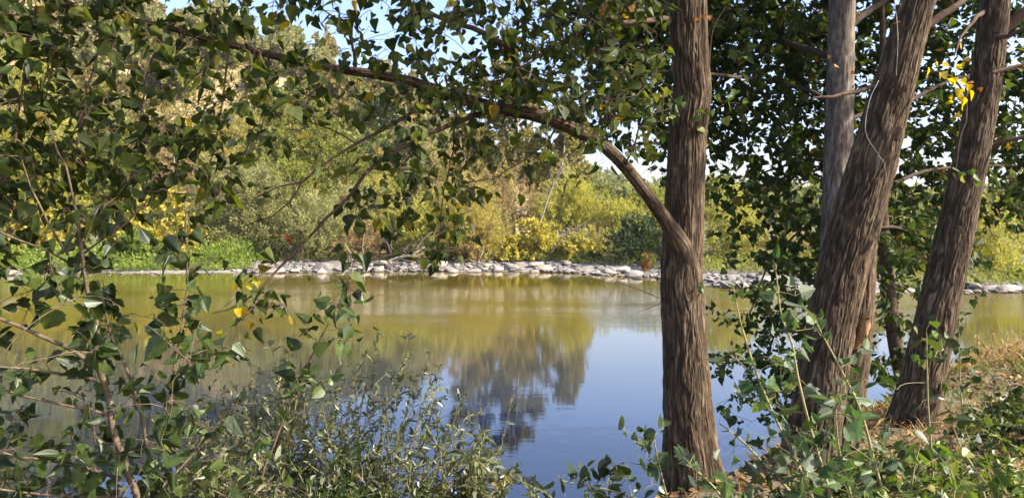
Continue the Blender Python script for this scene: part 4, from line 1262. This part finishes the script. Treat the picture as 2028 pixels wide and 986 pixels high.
Cs = np.vstack([map_clusters(SM, 4, 0, lambda c: .053 / 2.95 * F, 2.6, deps, rs), map_clusters(["4 4 4 4"] * 9, 4, -4, lambda c: .058 / 2.9 * F, 2.3, deps, rs)])
lf, tw = MB(), MB()
grow(sks, Cs, rs, tw, lf, TOOTHED, 1.8, .055, r0=.0022, sprays=tw, tlen=.16, down=.55, flat=.5, pet=.035)
grow(sks, Cs[::2], rs, tw, lf, POPLAR, 2.4, .048, r0=.0022, sprays=tw, tlen=.16, down=.55, flat=.5, pet=.035)
part('twigs', tw, M['sap_bark'], ts); part('foliage', lf, M['sapling_leaf'], ts, smooth=False)

# ------------------------------------------------------------------ willow bush at the water edge
def willow(name, label, base_px, Yb, tips, nst, leaf, seed, per_m, mat, stem, spread=45, wid=1.0):
    rng = np.random.default_rng(seed)
    b0 = P(base_px[0], base_px[1], Yb); b0[2] = max(float(near_z(b0[0], Yb)) - .05, 0)
    t = thing(name, label, 'bush', b0)
    st, lf = MB(), MB()
    LP, LA, LN = [], [], []
    def shootl(a, m, e, r, dens):
        p = catmull([a, m, e], .05)
        tube(st, p, np.linspace(r, .0013, len(p)), 5)
        L = len(p) * .05
        n = int(L * dens)
        s = rng.uniform(.22, 1, n) * (len(p) - 1); i = np.minimum(s.astype(int), len(p) - 2)
        LP.append(p[i] + (p[i + 1] - p[i]) * (s - i)[:, None])
        d = unit(p[i + 1] - p[i])
        LA.append(unit(d * .75 + rng.normal(0, .55, (n, 3)))); LN.append(unit(rng.normal(0, .6, (n, 3)) + [0, 0, .9]))
        return p
    for k in range(nst):
        tx, ty = tips[k % len(tips)]
        ty2 = ty + (0 if k < len(tips) else rng.uniform(0, .75) * (1000 - ty))
        e = P(tx + rng.normal(0, spread), ty2 + rng.normal(0, 18), Yb + rng.normal(0, .45))
        a = b0 + rng.normal(0, .16, 3) * [1.8, 1, 0] + np.array([.55 * (e[0] - b0[0]), 0, 0])
        a[2] = float(near_z(a[0], a[1])) - .03
        m = a + (e - a) * .5 + [-(e - a)[0] * .12, 0, .10 * np.linalg.norm(e - a)]
        p = shootl(a, m, e, .007, per_m)
        for j in range(4):
            i = int(rng.uniform(.35, .9) * (len(p) - 1)); a2 = p[i]
            e2 = a2 + unit(unit(p[min(i + 2, len(p) - 1)] - p[i] + 1e-6) + rng.normal(0, .55, 3)) * rng.uniform(.12, .38)
            shootl(a2, (a2 + e2) / 2 + rng.normal(0, .02, 3), e2, .003, per_m * 1.1)
    LP, LA, LN = map(np.concatenate, (LP, LA, LN))
    sh = (LANCE[0] * [wid, 1, 1], LANCE[1], LANCE[2])
    add_leaves(lf, sh, LP, LA, LN, leaf * np.clip(rng.normal(1, .25, len(LP)), .5, 1.6), rng.uniform(0, 2, len(LP)))
    part('stems', st, M[stem], t); part('foliage', lf, M[mat], t, smooth=False)
    return t
willow('willow_bush', 'narrow-leaved willow bush at the water edge below the arching limb', (640, 1020), 4.9,
       [(745, 640), (700, 670), (650, 695), (590, 670), (800, 715), (850, 770), (890, 790), (900, 840), (540, 700), (490, 740), (760, 680), (620, 660), (690, 760), (560, 770), (680, 700), (830, 730), (450, 730), (430, 790), (500, 710), (610, 720)], 108, .048, 91, 34, 'willow_leaf', 'green_stem', wid=1.35)
willow('willow_bush', 'smaller narrow-leaved willow shoots right of the water-edge willow bush', (900, 1040), 4.7,
       [(975, 885), (985, 935), (950, 905), (930, 880), (910, 930), (880, 890)], 20, .06, 92, 56, 'willow_leaf', 'green_stem', 14, wid=1.35)
willow('willow_bush', 'brownish narrow-leaved willow in front of the lower-left sapling', (440, 1060), 4.3,
       [(470, 800), (420, 860), (380, 900), (350, 930), (500, 880), (460, 930), (540, 900)], 36, .062, 93, 56, 'willow_leaf', 'sap_bark', 30, wid=1.3)
willow('weed_bush', 'low round-leaved weeds at the bottom edge below the willow', (690, 1060), 3.9,
       [(660, 930), (690, 950), (640, 950), (620, 970)], 12, .04, 94, 56, 'sapling_leaf', 'green_stem', 22, wid=2.4)

# ------------------------------------------------------------------ right saplings
def sapling(label, stem, leafpx, n, seed, size=.054, mat='white_leaf', shape=None, spread=34, name='poplar_sapling', stemmat='green_stem'):
    rng = np.random.default_rng(seed)
    shape = shape or (LOBED, TOOTHED)[seed % 2]
    q = np.array([list(P(a, b, c)) + [d / F * c] for a, b, c, d in stem])
    pr = catmull(q, .03)
    t = thing(name, label, 'sapling', pr[0, :3])
    st, lf, tw = MB(), MB(), MB()
    tube(st, pr[:, :3], np.maximum(pr[:, 3] * .6, .0014), 7)
    part('stem', st, M[stemmat], t)
    Yc = stem[0][2]
    cl = []
    for k in range(n):
        i = int(rng.uniform(.12, 1) * (len(pr) - 1))
        cl.append(pr[i, :3] + rng.normal(0, leafpx / F * Yc, 3) * [1, 1, .8] + [0, 0, .01])
    cl.append(pr[-1, :3] + [0, 0, .02])
    grow([pr[::2, :3]], cl, rng, tw, lf, shape, 2.0, size, r0=.0018, droop=-.02, sprays=tw, tlen=.12, down=-.05, flat=.9, pet=.035, spread=.8)
    part('twigs', tw, M[stemmat], t); part('foliage', lf, M[mat], t, smooth=False)
    return t


sapling('tall silvery-leaved sapling whose top leaves stand before the stone bar', [(1660, 1040, 3.1, 6), (1641, 967, 3.1, 5.5), (1603, 841, 3.1, 5), (1581, 750, 3.1, 4), (1568, 679, 3.1, 3.4), (1548, 628, 3.1, 2.8), (1537, 542, 3.1, 2)], 32, 32, 201)
sapling('silvery-leaved sapling leaning left just right of the central trunk', [(1630, 1040, 3.3, 6), (1603, 972, 3.3, 5.5), (1568, 891, 3.3, 5), (1537, 831, 3.3, 4.4), (1502, 749, 3.3, 4), (1472, 658, 3.3, 3), (1454, 582, 3.3, 2)], 34, 32, 202)
sapling('silvery-leaved sapling standing in front of the leaning trunk', [(1760, 1010, 3.2, 5), (1735, 927, 3.2, 5), (1705, 815, 3.2, 4), (1664, 729, 3.2, 3.4), (1634, 673, 3.2, 2.8), (1612, 630, 3.2, 2)], 30, 30, 203)
sapling('low green sapling bending left at the foot of the central trunk', [(1600, 1010, 3.4, 5), (1578, 986, 3.4, 5), (1517, 922, 3.4, 4), (1465, 868, 3.4, 3), (1425, 838, 3.4, 2)], 34, 18, 204, mat='sapling_leaf')
sapling('green sapling before the foot of the right poplar', [(1850, 990, 3.6, 4), (1845, 900, 3.6, 3.4), (1838, 800, 3.6, 3), (1836, 720, 3.6, 2.4), (1835, 660, 3.6, 1.6)], 36, 12, 205, mat='sapling_leaf')
sapling('spindly sapling right of the right poplar against the water', [(1915, 880, 5.4, 3), (1905, 800, 5.4, 2.4), (1900, 720, 5.4, 1.8), (1900, 645, 5.4, 1)], 22, 16, 206, size=.06, mat='sapling_leaf', shape=ROUND)
sapling('dark-leaved sapling at the bottom edge left of the central trunk', [(1330, 1010, 3.6, 4), (1270, 990, 3.6, 3.6), (1200, 968, 3.6, 3), (1130, 955, 3.6, 2), (1105, 948, 3.6, 1.2)], 26, 24, 207, mat='sapling_leaf', shape=ROUND)
sapling('sapling at the foot of the central trunk reaching up its left edge', [(1330, 1030, 3.5, 4), (1315, 960, 3.5, 3.4), (1300, 900, 3.5, 2.6), (1296, 868, 3.5, 1.6)], 26, 20, 208, mat='sapling_leaf', shape=ROUND)
sapling('thin upright shoot at the bottom edge in the open water', [(1205, 1010, 3.7, 3), (1208, 960, 3.7, 2.4), (1212, 915, 3.7, 1.6)], 18, 12, 209, mat='sapling_leaf', shape=ROUND)
sapling('leafy sapling at the bottom edge in front of the central trunk', [(1450, 1040, 3.0, 5), (1430, 985, 3.0, 4), (1390, 940, 3.0, 3), (1360, 920, 3.0, 2)], 36, 14, 210)
sapling('bushy sapling covering the foot of the leaning trunk', [(1700, 1040, 3.0, 5), (1680, 960, 3.0, 4), (1660, 880, 3.0, 3.4), (1655, 800, 3.0, 2)], 48, 16, 211)
sapling('low sapling in the lower right corner on the path edge', [(1960, 1010, 3.4, 4), (1930, 930, 3.4, 3.4), (1905, 890, 3.4, 2.6), (1890, 850, 3.4, 1.8)], 40, 9, 212, mat='sapling_leaf')
sapling('small bright green sapling beside the foot of the right poplar', [(1800, 1000, 3.3, 4), (1810, 930, 3.3, 3), (1822, 880, 3.3, 2)], 34, 18, 213, mat='weed_leaf')
sapling('small green sapling at the bottom edge between the saplings and the corner', [(1880, 1030, 3.1, 4), (1890, 970, 3.1, 3), (1880, 920, 3.1, 2)], 40, 10, 214, mat='weed_leaf', shape=ROUND)

# straw mound, grass, litter and low weeds of the right bank
rng = np.random.default_rng(95)
def blades(mb, x, y, z, h, w, rng, lean=.6):
    n = len(x)
    b = np.stack([x, y, z], -1)
    d = rng.normal(0, lean, (n, 3)); d[:, 2] = 1; d = unit(d)
    s = unit(np.cross(d, rng.normal(0, 1, (n, 3))))
    t = b + d * h[:, None]; t[:, 2] -= .25 * h
    m = b + d * h[:, None] * .55
    w = w[:, None]
    V = np.stack([b - s * w, b + s * w, m + s * w * .7, t, m - s * w * .7], 1).reshape(-1, 3)
    mb.add(V, np.arange(n * 5).reshape(-1, 5))
mb = MB()
n = 60000
x = rng.uniform(1.6, 9.5, n); y = rng.uniform(4.0, 10.5, n)
e = np.interp(x, EDX, EDY)
den = fbm(np.stack([x * .8, y * .8, x * 0], -1), 3, 2)
k = (y < e + .5) & (den > .42) & (rng.random(n) < np.where(x > 3.2, 1, .45))
x, y = x[k], y[k]
blades(mb, x, y, near_z(x, y) + .12 * n2(x, y, .9, 3), rng.uniform(.04, .20, len(x)) * (1 + .8 * np.exp(-((x - 5.3) ** 2 + (y - 7.3) ** 2))), rng.uniform(.0015, .0035, len(x)), rng, .9)
single('dry_grass', mb, M['straw'], smooth=False, kind='stuff', label='straw-coloured dry grass on the right bank')
mb = MB()
n = 9000
x = rng.uniform(1.0, 7, n); y = rng.uniform(3.4, 8, n); den = fbm(np.stack([x * 1.1, y * 1.1, x * 0 + 4], -1), 3, 6); k = (den > .52) & (y < np.interp(x, EDX, EDY) + .6)
x, y = x[k], y[k]
blades(mb, x, y, near_z(x, y) + .12 * n2(x, y, .9, 3), rng.uniform(.05, .22, len(x)), rng.uniform(.002, .004, len(x)), rng, .5)
single('grass', mb, M['weed_leaf'], smooth=False, kind='stuff', label='green grass tufts on the near bank')
mb = MB()
n = 9000
x = rng.uniform(.6, 9, n); y = rng.uniform(3.2, 9.5, n); k = y < np.interp(x, EDX, EDY) + .4; x, y = x[k], y[k]
ax = unit(rng.normal(0, 1, (len(x), 3)) * [1, 1, .25]); nr = unit(rng.normal(0, .35, (len(x), 3)) + [0, 0, 1])
add_leaves(mb, POPLAR, np.stack([x, y, near_z(x, y) + .12 * n2(x, y, .9, 3) + .03], -1), ax, nr, .055 * rng.uniform(.5, 1.2, len(x)), rng.uniform(0, 3, len(x)))
single('leaf_litter', mb, M['litter'], smooth=False, kind='stuff', label='fallen brown leaves on the right bank')

willow('dry_bush', 'tan twiggy bush on the right bank against the water', (2010, 790), 8.2, [(1990, 700), (2020, 690), (1960, 725), (2050, 700), (1975, 745)], 60, .035, 96, 80, 'straw', 'sap_bark', 26, wid=2)
willow('weed_bush', 'dark leafy weed patch on the right bank below the dry mound', (1990, 880), 5.6, [(1970, 810), (2000, 795), (2030, 795), (2060, 800)], 36, .04, 97, 60, 'sapling_leaf', 'green_stem', 30, wid=3)
willow('weed_bush', 'green weed patch in the lower right corner', (1960, 1010), 4.0, [(1900, 960), (1960, 945), (2000, 960), (2030, 950)], 18, .035, 98, 50, 'weed_leaf', 'green_stem', 30, wid=2.6)
willow('weed_bush', 'low weeds at the foot of the leaning trunk', (1720, 1010), 4.0, [(1680, 930), (1740, 930), (1790, 955), (1640, 950)], 20, .04, 99, 50, 'sapling_leaf', 'green_stem', 30, wid=2.6)

# ------------------------------------------------------------------ air
hz = bpy.data.materials.new('haze_air'); hz.use_nodes = True
hn = hz.node_tree
for n_ in list(hn.nodes): hn.nodes.remove(n_)
ho = hn.nodes.new('ShaderNodeOutputMaterial'); hv = hn.nodes.new('ShaderNodeVolumePrincipled')
hv.inputs['Color'].default_value = (.93, .95, 1, 1); hv.inputs['Density'].default_value = .00022; hv.inputs['Anisotropy'].default_value = .2
hn.links.new(hv.outputs[0], ho.inputs['Volume'])
mb = MB()
x0, x1, y0, y1, z0, z1 = -1300, 1300, -80, 1100, -4, 72
mb.add([[x0, y0, z0], [x1, y0, z0], [x1, y1, z0], [x0, y1, z0], [x0, y0, z1], [x1, y0, z1], [x1, y1, z1], [x0, y1, z1]],
       [[0, 3, 2, 1], [4, 5, 6, 7], [0, 1, 5, 4], [1, 2, 6, 5], [2, 3, 7, 6], [3, 0, 4, 7]])
single('haze', mb, hz, smooth=False, kind='stuff')

# ------------------------------------------------------------------ sky, sun, camera
AZ, EL = math.radians(106), math.radians(38)
w = bpy.data.worlds.new('World'); scene.world = w; w.use_nodes = True
nt = w.node_tree
for n_ in list(nt.nodes): nt.nodes.remove(n_)
sky = nt.nodes.new('ShaderNodeTexSky'); sky.sky_type = 'NISHITA'; sky.sun_disc = False
sky.sun_elevation = EL; sky.sun_rotation = AZ
sky.air_density = 1.0; sky.dust_density = 2.6; sky.ozone_density = 3.6
bg = nt.nodes.new('ShaderNodeBackground'); bg.inputs['Strength'].default_value = .15
wo = nt.nodes.new('ShaderNodeOutputWorld')
tint = nt.nodes.new('ShaderNodeMix'); tint.data_type = 'RGBA'; tint.blend_type = 'MULTIPLY'
tint.inputs['Factor'].default_value = 1; tint.inputs['B'].default_value = (1.03, .955, 1.02, 1)
nt.links.new(sky.outputs[0], tint.inputs['A']); nt.links.new(tint.outputs['Result'], bg.inputs[0]); nt.links.new(bg.outputs[0], wo.inputs[0])
sd = bpy.data.lights.new('sun', 'SUN'); sd.energy = 5.0; sd.angle = math.radians(.6); sd.color = (1, .91, .76)
so = bpy.data.objects.new('sun', sd); COL.objects.link(so)
to_sun = Vector((math.cos(EL) * math.sin(AZ), math.cos(EL) * math.cos(AZ), math.sin(EL)))
so.rotation_euler = to_sun.to_track_quat('Z', 'Y').to_euler()
so.location = (20, 0, 30)

cd = bpy.data.cameras.new('camera'); cd.sensor_width = 36; cd.lens = F / 2028 * 36
cd.shift_y = -(493 - HOR) / 2028; cd.clip_start = .05; cd.clip_end = 8000
co = bpy.data.objects.new('camera', cd); COL.objects.link(co)
co.location = (0, 0, CZ); co.rotation_euler = (math.radians(90), 0, 0)
scene.camera = co

vs = scene.view_settings
vs.view_transform = 'Standard'; vs.look = 'None'; vs.gamma = 1; vs.exposure = 1.47
scene.render.engine = 'CYCLES'
cy = scene.cycles
cy.max_bounces = 7; cy.diffuse_bounces = 3; cy.glossy_bounces = 3; cy.transmission_bounces = 4
cy.sample_clamp_indirect = 6; cy.use_denoising = True; cy.denoiser = 'OPENIMAGEDENOISE'; cy.denoising_input_passes = 'RGB_ALBEDO_NORMAL'
cy.caustics_reflective = False; cy.caustics_refractive = False
